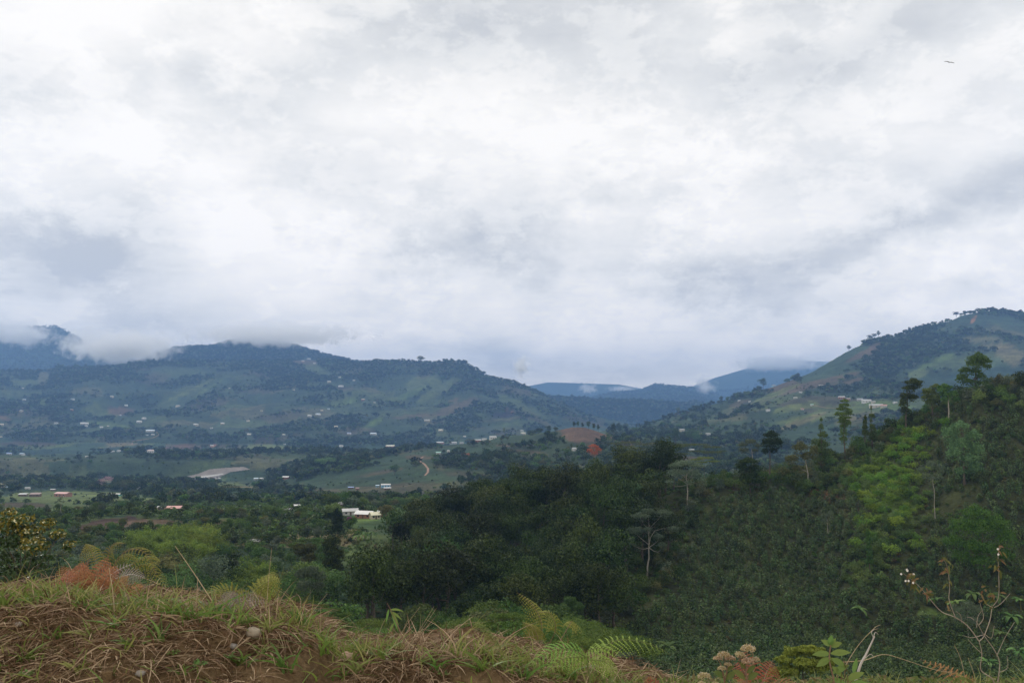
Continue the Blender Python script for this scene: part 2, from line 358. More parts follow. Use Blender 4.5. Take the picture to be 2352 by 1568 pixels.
PATCH = [
 # right hill
 (RH,1920,840,120,26,28,'coffee',1),(RH,1985,812,50,8,26,'brown',.9),(RH,2010,800,16,26,0,'brown',.9),(RH,1880,880,110,9,14,'brown',.9),(RH,1800,888,50,14,8,'brown',.8),(RH,1960,875,60,6,12,'brown',.8),
 (RH,2030,840,60,40,30,'forest',1),(RH,2100,800,80,34,20,'forest',1),(RH,2290,870,120,40,0,'dcoffee',1),(RH,2160,880,90,26,8,'dcoffee',1),
 (RH,2240,830,120,18,5,'grass',.55),(RH,2240,722,130,9,0,'forest',1),(RH,2330,728,40,8,-10,'forest',1),(RH,2020,777,50,9,24,'forest',1),(RH,2110,762,60,7,14,'forest',1),(RH,2320,815,40,22,-20,'dry',.8),(RH,2290,795,50,8,0,'dry',.7),(RH,2250,780,60,8,0,'dry',.6),(RH,2110,858,26,12,20,'pasture',.8),(RH,2150,830,60,8,24,'lime',.5),
 (RH,2240,740,50,20,0,'dcoffee',.9),(RH,2236,734,12,4,50,'red',.7),(RH,2320,745,50,16,-14,'coffee',1),
 (RH,1830,935,60,9,10,'pasture',.9),(RH,1900,952,120,12,10,'pasture',.8),(RH,1960,940,110,10,0,'grass',1),(RH,2000,926,60,5,-2,'lime',.8),(RH,1840,968,70,7,20,'dry',.8),(RH,1980,955,50,10,5,'dry',.7),(RH,2060,935,50,8,0,'lime',.7),
 (RH,1780,905,70,6,22,'pasture',.8),(RH,1700,925,30,6,20,'brown',.6),(RH,1650,955,40,7,30,'grass',.6),(RH,1850,1000,120,16,10,'coffee',1),
 # left hill
 (LH,60,880,50,10,0,'grass',.9),(LH,100,868,16,14,50,'dry',.7),(LH,40,905,60,8,0,'grass',.8),(LH,100,925,20,6,40,'lime',.6),(LH,230,945,45,16,-10,'pasture',.7),(LH,275,944,34,10,0,'brown',.9),(LH,10,960,22,5,-10,'red',.5),
 (LH,430,900,70,5,25,'pasture',.8),(LH,480,890,40,4,30,'lime',.6),(LH,380,930,40,7,20,'grass',.8),(LH,410,855,60,14,0,'grass',.5),(LH,560,870,50,8,-10,'grass',.4),
 (LH,700,830,30,10,0,'brown',.6),(LH,730,850,40,8,-20,'grass',.6),(LH,790,892,24,5,0,'brown',.5),(LH,785,925,36,6,10,'lime',.7),(LH,820,900,40,8,0,'grass',.5),
 (LH,970,880,50,16,10,'pasture',.7),(LH,940,905,50,8,25,'lime',.6),(LH,1010,895,60,14,28,'pasture',.7),(LH,1000,925,50,6,0,'grass',.7),(LH,1050,935,60,12,20,'brown',.6),(LH,1040,920,20,4,20,'red',.3),(LH,960,955,70,5,5,'brown',.5),
 (LH,1158,952,30,8,4,'burnt',1),(LH,1172,944,16,3,-25,'red',.5),(LH,1150,964,60,4,4,'dry',.5),(LH,1190,930,70,10,-25,'grass',.9),(LH,860,970,30,8,35,'lime',.8),(LH,900,985,80,8,0,'coffee',1),(LH,820,990,50,10,0,'brown',.4),
 (LH,1110,990,60,8,15,'coffee',1),(LH,1180,975,60,10,10,'grass',.6),(LH,560,975,60,8,0,'grass',.6),(LH,250,975,60,6,-10,'lime',.5),
 # valley
 (VG,60,1062,110,9,2,'dcoffee',1),(VG,90,1040,160,8,6,'dcoffee',1),(VG,300,1048,120,8,0,'dcoffee',1),(VG,60,1000,80,10,14,'coffee',1),(VG,60,1020,80,6,0,'dbrown',.7),(VG,190,1030,70,16,20,'coffee',1),
 (VG,200,1068,60,6,8,'brown',.8),(VG,100,1080,120,4,0,'dry',.6),(VG,180,1090,120,4,0,'pasture',.6),(VG,60,1092,60,4,0,'dcoffee',.8),(VG,330,1064,60,4,0,'grass',.8),
 (VG,480,1000,110,10,-6,'grass',.8),(VG,430,1020,60,12,-30,'brown',.5),(VG,540,1020,90,10,0,'brown',.5),(VG,560,1045,100,16,-4,'pasture',.7),(VG,640,1035,90,14,-8,'pasture',.9),(VG,500,1058,110,8,0,'grass',.9),(VG,360,1012,60,5,20,'pasture',.6),(VG,490,1024,10,3,20,'red',.7),
 (VG,500,1074,90,4,0,'coffee',.9),(VG,620,1088,60,3,0,'dry',.5),
 (VG,160,1142,190,16,0,'pasture',.9),(VG,340,1150,110,8,0,'pasture',.9),(VG,640,1148,60,5,0,'pasture',.8),(VG,90,1168,160,16,0,'grass',1),(VG,40,1160,90,7,0,'dbrown',.8),(VG,150,1190,40,4,0,'pale',.5),
 (VG,250,1205,90,16,8,'dbrown',1),(VG,350,1203,90,12,0,'brown',.9),(VG,500,1200,90,7,0,'brown',.8),(VG,560,1180,120,8,0,'dcoffee',1),(VG,520,1155,90,8,0,'brown',.4),
 (VG,900,1195,120,25,0,'lime',.5),(VG,850,1255,80,30,25,'grass',1),(VG,880,1210,60,20,0,'coffee',.7),
 # middle spur
 (MS,745,1078,150,26,10,'forest',1),(MS,1120,1060,110,22,0,'forest',1),(MS,860,1052,70,12,6,'forest',1),(MS,1220,1075,120,30,0,'forest',1),(MS,1500,1045,160,16,0,'forest',1),(MS,960,1095,120,14,0,'coffee',1),(MS,1700,1080,160,20,0,'forest',1),
 (VG,300,1078,130,14,0,'forest',1),(VG,360,1058,60,10,0,'forest',1),(VG,60,1112,180,9,0,'forest',1),(VG,620,1100,60,8,0,'forest',1),(VG,340,1120,180,12,0,'forest',1),(VG,720,1125,140,10,0,'forest',1),(VG,40,1060,20,6,0,'forest',1),
 (MS,1335,998,62,22,-8,'brown',1),(MS,1335,990,56,16,-6,'brown',1),(MS,1420,1012,50,7,-20,'red',.35),(MS,820,1030,44,9,-4,'brown',.7),(MS,930,1050,110,10,10,'coffee',1),(MS,900,1070,120,10,12,'coffee',1),(MS,870,1085,60,5,10,'brown',.5),
 (MS,960,1050,36,6,0,'brown',.6),(MS,1075,1090,60,8,-4,'dbrown',.8),(MS,1010,1062,16,22,0,'brown',.3),(MS,760,1100,120,10,10,'coffee',.8),(MS,800,1125,100,5,4,'dry',.4),(MS,1000,1145,90,9,0,'brown',.9),(MS,1060,1115,60,12,0,'pasture',.4),
 (MS,1130,1010,80,8,8,'coffee',1),(MS,1180,1022,50,4,0,'brown',.6),(MS,1100,1035,90,10,0,'coffee',1),(MS,1260,1000,40,8,10,'dcoffee',.8),(MS,1210,1040,60,8,-6,'brown',.5),(MS,1320,1070,120,4,4,'dry',.6),(MS,1560,1052,80,5,0,'brown',.6),(MS,1480,1030,90,8,0,'grass',.6),(MS,1760,1060,60,6,0,'brown',.5),
 # near hillside
 (NH,1910,1140,60,10,-15,'red',.45),(NH,1960,1160,70,8,-20,'dbrown',.9),(NH,2060,1180,60,8,-20,'dbrown',.8),(NH,2030,990,50,10,40,'brown',.8),(NH,2200,912,60,7,15,'brown',.9),(NH,1700,1115,60,10,0,'brown',.6),(NH,2150,1410,50,10,-10,'lime',.8),(NH,1790,1330,120,6,4,'grass',.5),(NH,2040,1130,60,100,30,'lime',.7),
]
cell, c2 = voronoi(X / 150 + .6 * fbm(X / 110, Y / 110, 3, 41), Y / 190 + .6 * fbm(X / 110, Y / 110, 3, 47), 3)
fcell, fc2 = voronoi(X / 400 + .8 * fbm(X / 240, Y / 240, 4, 61), Y / 480 + .8 * fbm(X / 240, Y / 240, 4, 67), 8)
wob = fbm(U / 26, V / 12, 3, 71)
pal = np.array([CO[k] for k in ('forest', 'coffee', 'grass', 'dcoffee', 'coffee', 'forest', 'pasture', 'brown', 'coffee', 'grass', 'dry', 'coffee')])
# woods cover whole holdings and the gullies; FOR is how wooded each spot is (0..1)
gul = fbm(X / 320, Y / 260, 4, 23)
FOR = np.clip((fcell - .42) * 6, 0, 1) * .9 + np.clip(gul * 3.0, -.6, .6)
crest = np.zeros_like(Y)
C = pal[(cell * 11.99).astype(int)]
far = np.isin(OWN, [5, 6, 7, 8, 9, 10]); FOR = np.where(far, 1.0, FOR)
C[far] = CO['forest']
lh = OWN == 4
FOR = np.where(lh, FOR + np.clip((905 - V) / 60, 0, .9) * (1 - .5 * (np.abs(U - 420) < 120)), FOR)
nh = OWN == 1; C[nh] = np.array((.040, .046, .017)) * (1 + .3 * fbm(X / 12, Y / 12, 3, 81)[nh][:, None])
SOFT = np.isin(OWN, [2, 3, 4]); C[SOFT] = C[SOFT] * .36 + np.array((.036, .056, .025)) * .64
vb = (OWN == 0) & (Y < 330); C[vb] = CO['forest']
PW = np.zeros_like(Y)
patchcover(C, OWN, U, V, PATCH, wob)
for (o, pu, pv, a, b, rot, cname, st) in PATCH:   # how wooded the listed fields are
    cc, sn = math.cos(R(rot)), math.sin(R(rot)); du = U - pu; dv = -(V - pv)
    r = np.sqrt(((du * cc + dv * sn) / a) ** 2 + ((dv * cc - du * sn) / b) ** 2) + wob * .35
    m = (r < .93) & (OWN == NAMES.index(o)) & (st > .45); FOR[m] = 2.0 if cname == 'forest' else -1.0
C = C * (1 + .35 * fbm(X / 14, Y / 14, 3, 91) + .4 * fbm(X / 60, Y / 60, 4, 95))[..., None]
C = np.clip(C, .004, 1)

# the river and its gravel, the dirt tracks: painted as land cover where they run, water and tracks get sheets of their own
idx = np.arange(NS * NY).reshape(NS, NY)
quad = np.stack([idx[:-1, :-1], idx[1:, :-1], idx[1:, 1:], idx[:-1, 1:]], -1).reshape(-1, 4)
qo = OWN[:-1, :-1].ravel()
P3 = np.stack([X, Y, Z], -1).reshape(-1, 3); C4 = np.concatenate([C.reshape(-1, 3), np.ones((NS * NY, 1))], 1)
mg, T, b = material('land_cover', rough=.95, spec=.1)
at_ = T.new('ShaderNodeAttribute', attribute_name='cover'); tco = T.new('ShaderNodeTexCoord')
nz = T.new('ShaderNodeTexNoise', {'Vector': tco.outputs['Object'], 'Scale': .22, 'Detail': 6.0, 'Roughness': .65})
nzb = T.new('ShaderNodeTexNoise', {'Vector': tco.outputs['Object'], 'Scale': .021, 'Detail': 9.0, 'Roughness': .72})
k = T.math('MULTIPLY', T.math('MULTIPLY_ADD', nz.outputs[0], 1.3, .38), T.math('MULTIPLY_ADD', nzb.outputs[0], 2.4, -.22))
vm = T.new('ShaderNodeVectorMath', {0: at_.outputs['Color']}, operation='SCALE'); T.put(vm.inputs['Scale'], k)
T.put(b.inputs['Base Color'], vm)
T.put(b.inputs['Normal'], T.new('ShaderNodeBump', {'Height': nz.outputs[0], 'Strength': .8, 'Distance': 3.0}))
for i, nm in enumerate(NAMES):
    q = quad[qo == i]
    if not len(q): continue
    used = np.unique(q); mp = np.zeros(NS * NY, np.int64); mp[used] = np.arange(len(used))
    me = mesh_np(nm, P3[used], mp[q], [mg], smooth=True, attrs={'cover': ('FLOAT_COLOR', 'POINT', C4[used])})
    tag(link(nm, me), kind='structure')
# verge and road behind the camera
v_, f_ = [], []
gx = np.linspace(-45, 45, 31); gy = np.linspace(-60, 9, 24)
GX, GY = np.meshgrid(gx, gy, indexing='ij'); GZ = -2.1 - np.clip(GY - 6, 0, 9) * .35 + .12 * fbm(GX / 3, GY / 3, 3, 8) - np.clip(np.abs(GX) - 20, 0, 99) * .05
ii = np.arange(31 * 24).reshape(31, 24); qq = np.stack([ii[:-1, :-1], ii[1:, :-1], ii[1:, 1:], ii[:-1, 1:]], -1).reshape(-1, 4)
tag(link('road', mesh_np('road', np.stack([GX, GY, GZ], -1).reshape(-1, 3), qq, [noisy('track_dirt', (.16, .10, .06), (.24, .17, .11), 1.5, bump=.02)], smooth=True)), kind='structure')

# ------------------------------------------------------------------ haze
hz = bpy.data.materials.new('haze'); hz.use_nodes = True; H = NT(hz.node_tree); H.n.clear()
pv = H.new('ShaderNodeVolumePrincipled', {'Color': (.275, .51, .97, 1), 'Density': 0.97e-4, 'Anisotropy': 0.0})
ho = H.new('ShaderNodeOutputMaterial'); H.l.new(pv.outputs[0], ho.inputs['Volume'])

x0, x1, ya, yb, z0, z1 = -12000, 12000, -70, 13700, float(Z.min()) - 1, float(Z.max()) + 60
hv = [(x, y, z) for x in (x0, x1) for y in (ya, yb) for z in (z0, z1)]
tag(link('haze', mesh_np('haze', hv, np.array([(0,1,3,2),(4,6,7,5),(0,4,5,1),(2,3,7,6),(0,2,6,4),(1,5,7,3)]), [hz])), kind='stuff')
# ------------------------------------------------------------------ plant building
class G:
    """collects vertices, faces and material numbers for ONE mesh"""
    def __init__(s): s.v = []; s.f3 = []; s.f4 = []; s.m3 = []; s.m4 = []; s.n = 0
    def add(s, v, f, m=0):
        v = np.asarray(v, float).reshape(-1, 3); f = np.asarray(f, np.int64)
        if f.size == 0: return s
        s.v.append(v); f = f + s.n; s.n += len(v)
        if f.shape[1] == 3: s.f3.append(f); s.m3.append(np.full(len(f), m))
        else: s.f4.append(f); s.m4.append(np.full(len(f), m))
        return s
    def mesh(s, name, mats, smooth=False):
        fs = []; ms = []
        if s.f3: fs.append(np.concatenate(s.f3)); ms += s.m3
        if s.f4: fs.append(np.concatenate(s.f4)); ms += s.m4
        return mesh_np(name, np.concatenate(s.v), fs, mats, np.concatenate(ms), smooth)
def unit(a): return a / np.maximum(np.linalg.norm(a, axis=-1, keepdims=True), 1e-9)
def cards(pos, nrm, size, aspect, rg, up=None):
    """leaf shaped diamonds: pos (N,3), normal (N,3), size (N,)"""
    n = len(pos); nrm = unit(nrm)
    ref = unit(rg.normal(size=(n, 3))) if up is None else unit(up + .25 * rg.normal(size=(n, 3)))
    a = unit(np.cross(nrm, ref)); b = np.cross(nrm, a)
    L_ = size[:, None]; Wd = (size / aspect)[:, None]
    if up is not None: a, b = b, a
    k = .5 * L_ * a
    q = np.stack([pos - k, pos + .5 * Wd * b + nrm * L_ * .07, pos + k, pos - .5 * Wd * b + nrm * L_ * .07], 1)
    return q.reshape(-1, 3), np.arange(n * 4).reshape(n, 4)
def tube(g, pts, rad, m=0, sides=6):
    pts = np.asarray(pts, float); n = len(pts); rad = np.asarray(rad, float)
    t = unit(np.gradient(pts, axis=0)); ref = np.array([0.3, 0.9, .2]) if abs(t[0] @ unit(np.array([0.3, .9, .2]))) < .9 else np.array([1., 0, 0])
    a = unit(np.cross(t, ref)); b = np.cross(t, a)
    th = np.linspace(0, 2 * np.pi, sides, endpoint=False)
    v = pts[:, None] + rad[:, None, None] * (np.cos(th)[None, :, None] * a[:, None] + np.sin(th)[None, :, None] * b[:, None])
    i = np.arange(n * sides).reshape(n, sides); j = np.roll(i, -1, 1)
    f = np.stack([i[:-1], j[:-1], j[1:], i[1:]], -1).reshape(-1, 4)
    g.add(v.reshape(-1, 3), f, m)
def limb(g, p0, p1, r0, r1, rg, bend=.12, m=0, seg=5, sides=5, sag=0):
    p0 = np.asarray(p0, float); p1 = np.asarray(p1, float); t = np.linspace(0, 1, seg)[:, None]
    L_ = np.linalg.norm(p1 - p0); off = rg.normal(size=3) * bend * L_
    p = p0 + (p1 - p0) * t + off * np.sin(np.pi * t) + np.array([0, 0, 1]) * sag * L_ * np.sin(np.pi * t)
    tube(g, p, np.linspace(r0, r1, seg), m, sides)
def crown(g, cl, n, leaf, rg, aspect=1.7, fill=.15, out=.55, m=0, flat=0.0):
    """cl: rows of (x,y,z,rx,ry,rz); leaves crowd towards the outside of every clump"""
    cl = np.asarray(cl, float); wgt = (cl[:, 3] * cl[:, 4] + cl[:, 4] * cl[:, 5] + cl[:, 3] * cl[:, 5]); wgt /= wgt.sum()
    k = rg.choice(len(cl), n, p=wgt); d_ = unit(rg.normal(size=(n, 3)))
    d_[:, 2] = np.where((d_[:, 2] < -.1) & (rg.random(n) < .7), -d_[:, 2], d_[:, 2]); d_ = unit(d_)
    rr = np.where(rg.random(n) < fill, rg.random(n) ** .5, .72 + .34 * rg.random(n))
    lump = 1 + .22 * np.sin(d_[:, 0] * 5 + k) * np.sin(d_[:, 1] * 5 + k * 2) + .15 * np.sin(d_[:, 2] * 7 + k * 3)
    pos = cl[k, :3] + d_ * cl[k, 3:] * (rr * lump)[:, None]
    nr = d_ * out + (1 - out) * unit(rg.normal(size=(n, 3))) + np.array([0, 0, flat])
    sz = leaf * (.6 + .8 * rg.random(n))
    g.add(*cards(pos, nr, sz, aspect, rg), m)

M = {}
M['dark'] = leaf_mat('leaf_dark', (.010, .020, .004), (.046, .068, .012), trans=.1, inst=.45)
M['mid'] = leaf_mat('leaf_mid', (.034, .070, .014), (.085, .130, .028))
M['light'] = leaf_mat('leaf_light', (.060, .105, .026), (.115, .165, .050), trans=.35)
M['olive'] = leaf_mat('leaf_olive', (.062, .072, .022), (.13, .13, .045), trans=.3)
M['grey'] = leaf_mat('leaf_greyish', (.060, .085, .048), (.115, .14, .085))
M['lime'] = leaf_mat('leaf_lime', (.085, .155, .018), (.165, .255, .038), trans=.4, inst=.25)
M['bamboo'] = leaf_mat('leaf_bamboo', (.10, .15, .022), (.19, .24, .045), trans=.35, inst=.25)
M['albizia'] = leaf_mat('leaf_feathery', (.055, .095, .016), (.105, .15, .028), trans=.3, inst=.25)
M['coffee'] = leaf_mat('leaf_coffee', (.022, .042, .011), (.072, .112, .032), trans=.1, rough=.4, inst=.4)
M['banana'] = leaf_mat('leaf_banana', (.065, .125, .030), (.13, .20, .06), trans=.35)
M['brownleaf'] = leaf_mat('leaf_brownish', (.075, .062, .028), (.12, .10, .045))
M['red'] = leaf_mat('blossom_red', (.30, .072, .025), (.44, .145, .055), trans=.1, inst=.1)
M['pink'] = leaf_mat('blossom_pink', (.30, .16, .20), (.50, .30, .34), trans=.3, inst=.1)
M['purple'] = leaf_mat('blossom_purple', (.12, .03, .09), (.24, .06, .16), inst=.1)
M['bark'] = noisy('bark', (.07, .055, .04), (.13, .105, .08), 3)
M['palebark'] = noisy('bark_pale', (.22, .20, .16), (.38, .35, .29), 2.5)
M['wall_white'] = noisy('wall_white', (.55, .54, .50), (.72, .71, .67), .9)

def wood(g, cl, h0, rg, r=.22, m=0, lean=(0, 0), split=.6, sides=6, forks=None):
    """trunk and one limb to each of the larger clumps"""
    cl = np.asarray(cl, float); top = np.array([cl[:, 0].mean() * .6 + lean[0], cl[:, 1].mean() * .6, cl[:, 2].max() * .8])
    n = 7; t = np.linspace(0, 1, n)[:, None]; base = np.zeros(3)
    mid = np.array([lean[0] * .5, lean[1] * .5, 0])
    p = base * (1 - t) + top * t + np.sin(np.pi * t) * mid + rg.normal(size=(n, 3)) * .015 * top[2] * np.sin(np.pi * t)
    p[0, 2] -= .5
    tube(g, p, r * np.linspace(1.15, .25, n), m, sides)
    for c in cl[np.argsort(-cl[:, 3])][:forks or 12]:
        zz = max(h0, c[2] - abs(np.hypot(c[0], c[1])) * split - c[5] * .3); k = np.clip(zz / top[2], .15, .92)
        i = k * (n - 1); i0 = int(i); q = p[i0] * (1 - (i - i0)) + p[min(i0 + 1, n - 1)] * (i - i0)
        limb(g, q, c[:3], r * (1 - k) * .55 + r * .12, r * .06, rg, m=m, sag=-.05, sides=4)

def broad(seed, h, w, ncl, nl, leaf, mat, tf=.35, rz=.8, bark='bark', open_=0, aspect=1.7, r=None):
    rg = np.random.default_rng(seed); cz = h * (tf + 1) / 2; hz_ = h * (1 - tf) / 2; cl = []
    for i in range(ncl):
        d_ = unit(rg.normal(size=3)); d_[2] = d_[2] * .9 + .12; rr = (.4 + .5 * rg.random()); cr = w * .5 * (.26 + .30 * rg.random() ** 1.3)
        c = np.array([d_[0] * w * .5 * rr, d_[1] * w * .5 * rr, cz + d_[2] * hz_ * (.3 + .55 * rg.random())])
        cl.append([*c, cr, cr, cr * rz])
    if not open_: cl.append([0, 0, cz, w * .30, w * .30, hz_ * .7])
    a = G(); wood(a, cl, h * tf * .7, rg, r or (.018 * h + .03), forks=8)
    b = G(); crown(b, cl, nl, leaf, rg, aspect)
    return a.mesh('trunk', [M[bark]]), b.mesh('crown', [M[mat]])
def umbrella(seed, h, w, n, nl, leaf, mat, thin=.10, bark='bark'):
    rg = np.random.default_rng(seed); cl = []
    for i in range(n):
        a_ = rg.random() * 2 * np.pi; r_ = w * .5 * math.sqrt(rg.random()) * .88
        z = h * (.97 - .30 * (r_ / (w * .5)) ** 2 - .10 * rg.random()); s_ = w * (.11 + .08 * rg.random())
        cl.append([r_ * math.cos(a_), r_ * math.sin(a_), z, s_, s_, w * thin * (.5 + .5 * rg.random()) * .55])
    a = G(); wood(a, cl, h * .3, rg, .02 * h, split=.9, forks=14)
    b = G(); crown(b, cl, nl, leaf, rg, 2.6, fill=.3, out=.3, flat=.7)
    return a.mesh('trunk', [M[bark]]), b.mesh('crown', [M[mat]])
def cone(seed, h, w, nl, leaf, mat, tf=.06):
    rg = np.random.default_rng(seed); cl = []; k = 16
    for i in range(k):
        t = (i + .5) / k; r_ = w * .5 * (1 - t) ** .75 * (.75 + .4 * rg.random()); a_ = rg.random() * 6.3
        cl.append([math.cos(a_) * r_ * .35, math.sin(a_) * r_ * .35, h * (tf + (1 - tf) * t), r_ * .8 + .12, r_ * .8 + .12, h / k * 1.1])
    a = G(); wood(a, cl, h * .1, rg, .013 * h, forks=2); b = G(); crown(b, cl, nl, leaf, rg, 2.2)
    return a.mesh('trunk', [M['bark']]), b.mesh('crown', [M[mat]])
def bamboo(seed, h, w, culms, per, leaf, mat='bamboo'):
    rg = np.random.default_rng(seed); a = G(); b = G(); P_ = []; N_ = []; U_ = []
    for i in range(culms):
        an = rg.random() * 6.283; r0 = w * .12 * rg.random(); rr = w * .5 * (.35 + .65 * rg.random()); hh = h * (.55 + .5 * rg.random()); t = np.linspace(0, 1, 9)[:, None]
        dr = np.array([math.cos(an), math.sin(an), 0]); p = dr * (r0 + rr * t ** 2.2) + np.array([0, 0, hh]) * (t - .22 * t ** 4)
        tube(a, p, np.linspace(.06, .012, 9), 0, 4)
        k = .3 + .7 * rg.random(per) ** .7; ps = dr * (r0 + rr * k[:, None] ** 2.2) + np.array([0, 0, hh]) * (k - .22 * k ** 4)[:, None]
        ps = ps + rg.normal(size=(per, 3)) * np.array([.55, .55, .45]) * (h / 12); ps[:, 2] -= .3
        P_.append(ps); N_.append(rg.normal(size=(per, 3)) * .7 + [0, 0, .8]); U_.append(np.tile(dr * .6 + [0, 0, -.6], (per, 1)) + rg.normal(size=(per, 3)) * .4)
    P_ = np.concatenate(P_); b.add(*cards(P_, np.concatenate(N_), leaf * (.6 + .8 * rg.random(len(P_))), 3.4, rg, np.concatenate(U_)))
    return a.mesh('stems', [M['olive']]), b.mesh('crown', [M[mat]])
def ribbon(g, p, side, wd, m=0, fold=0.0):
    """a long leaf: centre line p (n,3), side vectors, half widths; folded along the midrib"""
    p = np.asarray(p, float); n = len(p); side = np.asarray(side, float)
    if side.ndim == 1: side = np.tile(side, (n, 1))
    t = unit(np.gradient(p, axis=0)); s_ = unit(side - (side * t).sum(1, keepdims=True) * t); up = np.cross(s_, t)
    w_ = np.asarray(wd, float)[:, None]; v = np.concatenate([p - s_ * w_ + up * w_ * fold, p, p + s_ * w_ + up * w_ * fold]); i = np.arange(n - 1)
    g.add(v, np.concatenate([np.stack([i, i + n, i + n + 1, i + 1], 1), np.stack([i + n, i + 2 * n, i + 2 * n + 1, i + n + 1], 1)]), m)
def banana(seed, h, mat='banana', nleaf=9):
    rg = np.random.default_rng(seed); a = G(); b = G(); st = h * .5
    tube(a, [(0, 0, -.3), (.03, .02, st * .5), (.0, .05, st), (0, .05, st * 1.1)], [.17, .14, .09, .05], 0, 7)
    for i in range(nleaf):
        an = i * 2.4 + rg.random() * .5; tilt = .35 + .75 * rg.random(); L_ = h * (.52 + .2 * rg.random()); t = np.linspace(0, 1, 8)[:, None]
        dr = np.array([math.cos(an), math.sin(an), 0]); th = (1.35 - tilt) - t * (1.0 + tilt * .8)
        stp = np.concatenate([dr[None] * np.cos(th) + np.array([0, 0, 1]) * np.sin(th)]) * L_ / 7
        p = np.array([0, .05, st]) + np.cumsum(stp, 0) - stp[0]; wd = .40 * (h / 4) * np.sin(np.pi * np.clip(t[:, 0] * .9 + .1, 0, 1)) ** .6 * (t[:, 0] > .08) + .02
        ribbon(b, p, np.cross(dr, [0, 0, 1]), wd, 0 if rg.random() > .12 else 1, .25)
    return a.mesh('stem', [M['olive']]), b.mesh('leaves', [M[mat], M['brownleaf']])
def bush_mesh(seed, h, w, nl, leaf, mat, ncl=6, name='bush', aspect=1.8, mats=None):
    rg = np.random.default_rng(seed); cl = [[0, 0, h * .45, w * .33, w * .33, h * .42]]
    for i in range(ncl):
        an = rg.random() * 6.28; r_ = w * .5 * (.25 + .5 * rg.random()); s_ = w * (.16 + .1 * rg.random()); cl.append([math.cos(an) * r_, math.sin(an) * r_, h * (.25 + .6 * rg.random()), s_, s_, s_ * 1.1])
    g = G(); crown(g, cl, nl, leaf, rg, aspect, fill=.1)
    return g.mesh(name, [M[mat]])
def coffee_mesh(seed, h=1.9, nl=150, leaf=.30):
    """a coffee bush: tiers of arching side branches round one stem, narrower to the top"""
    rg = np.random.default_rng(seed); g = G(); t = rg.random(nl) ** .8; an = rg.random(nl) * 6.283; R_ = (.30 + .42 * np.sin(np.pi * np.clip(1.02 - t, 0, 1) ** .8)) * h * .55 * (.4 + .6 * rg.random(nl) ** .4)
    tier = np.round(t * 7) / 7; pos = np.stack([np.cos(an) * R_, np.sin(an) * R_, h * (.08 + .9 * tier) - R_ * .25 + .04 * rg.normal(size=nl)], 1)
    nr = np.stack([np.cos(an) * .6, np.sin(an) * .6, np.full(nl, .9)], 1) + .35 * rg.normal(size=(nl, 3))
    g.add(*cards(pos, nr, leaf * (.7 + .6 * rg.random(nl)), 2.0, rg)); tube(g, [(0, 0, -.2), (0, 0, h * .8)], [.03, .015], 1, 4)
    return g.mesh('coffee_bush', [M['coffee'], M['bark']])

# ------------------------------------------------------------------ instanced stuff
protos = bpy.data.collections.new('prototypes')       # never linked to the scene
def hidden(name, me):
    o = bpy.data.objects.new(name, me); return o
def join_np(parts, name):
    """trunk and crown meshes -> one mesh, for instancing"""
    vs, f3, f4, m3, m4, mats, n = [], [], [], [], [], [], 0
    for me in parts:
        nv = len(me.vertices); v = np.empty(nv * 3, np.float32); me.vertices.foreach_get('co', v); vs.append(v.reshape(-1, 3))
        li = np.empty(len(me.loops), np.int32); me.loops.foreach_get('vertex_index', li); mi = np.empty(len(me.polygons), np.int32); me.polygons.foreach_get('material_index', mi)
        f4.append(li.reshape(-1, 4) + n); m4.append(mi + len(mats)); mats += list(me.materials); n += nv
    return mesh_np(name, np.concatenate(vs), np.concatenate(f4), mats, np.concatenate(m4))
def scatter(name, meshes, pts, scl, rot, idx, kind='stuff'):
    """one object: the given plants standing at the given points"""
    c = bpy.data.collections.new(name + '_kinds')
    for i, me in enumerate(meshes): c.objects.link(bpy.data.objects.new('%s_kind_%02d' % (name, i), me))
    n = len(pts); me = bpy.data.meshes.new(name); me.vertices.add(n); me.vertices.foreach_set('co', np.asarray(pts, np.float32).ravel())
    a = me.attributes.new('sc', 'FLOAT_VECTOR', 'POINT'); a.data.foreach_set('vector', np.asarray(scl, np.float32).ravel())
    a = me.attributes.new('rt', 'FLOAT_VECTOR', 'POINT'); a.data.foreach_set('vector', np.asarray(rot, np.float32).ravel())
    a = me.attributes.new('ix', 'INT', 'POINT'); a.data.foreach_set('value', np.asarray(idx, np.int32))
    o = link(name, me); tag(o, kind=kind)
    ng = bpy.data.node_groups.new(name, 'GeometryNodeTree')
    ng.interface.new_socket('Geometry', in_out='INPUT', socket_type='NodeSocketGeometry'); ng.interface.new_socket('Geometry', in_out='OUTPUT', socket_type='NodeSocketGeometry')
    N = ng.nodes; Lk = ng.links; gi = N.new('NodeGroupInput'); go = N.new('NodeGroupOutput'); ip = N.new('GeometryNodeInstanceOnPoints'); ci = N.new('GeometryNodeCollectionInfo')
    ci.inputs['Collection'].default_value = c; ci.inputs['Separate Children'].default_value = True; ci.inputs['Reset Children'].default_value = True
    def na(nm, t):
        q = N.new('GeometryNodeInputNamedAttribute'); q.data_type = t; q.inputs['Name'].default_value = nm; return q.outputs['Attribute']
    Lk.new(gi.outputs[0], ip.inputs['Points']); Lk.new(ci.outputs[0], ip.inputs['Instance']); ip.inputs['Pick Instance'].default_value = True
    Lk.new(na('ix', 'INT'), ip.inputs['Instance Index']); Lk.new(na('sc', 'FLOAT_VECTOR'), ip.inputs['Scale']); Lk.new(na('rt', 'FLOAT_VECTOR'), ip.inputs['Rotation'])
    Lk.new(ip.outputs[0], go.inputs[0]); o.modifiers.new('scatter', 'NODES').node_group = ng
    return o

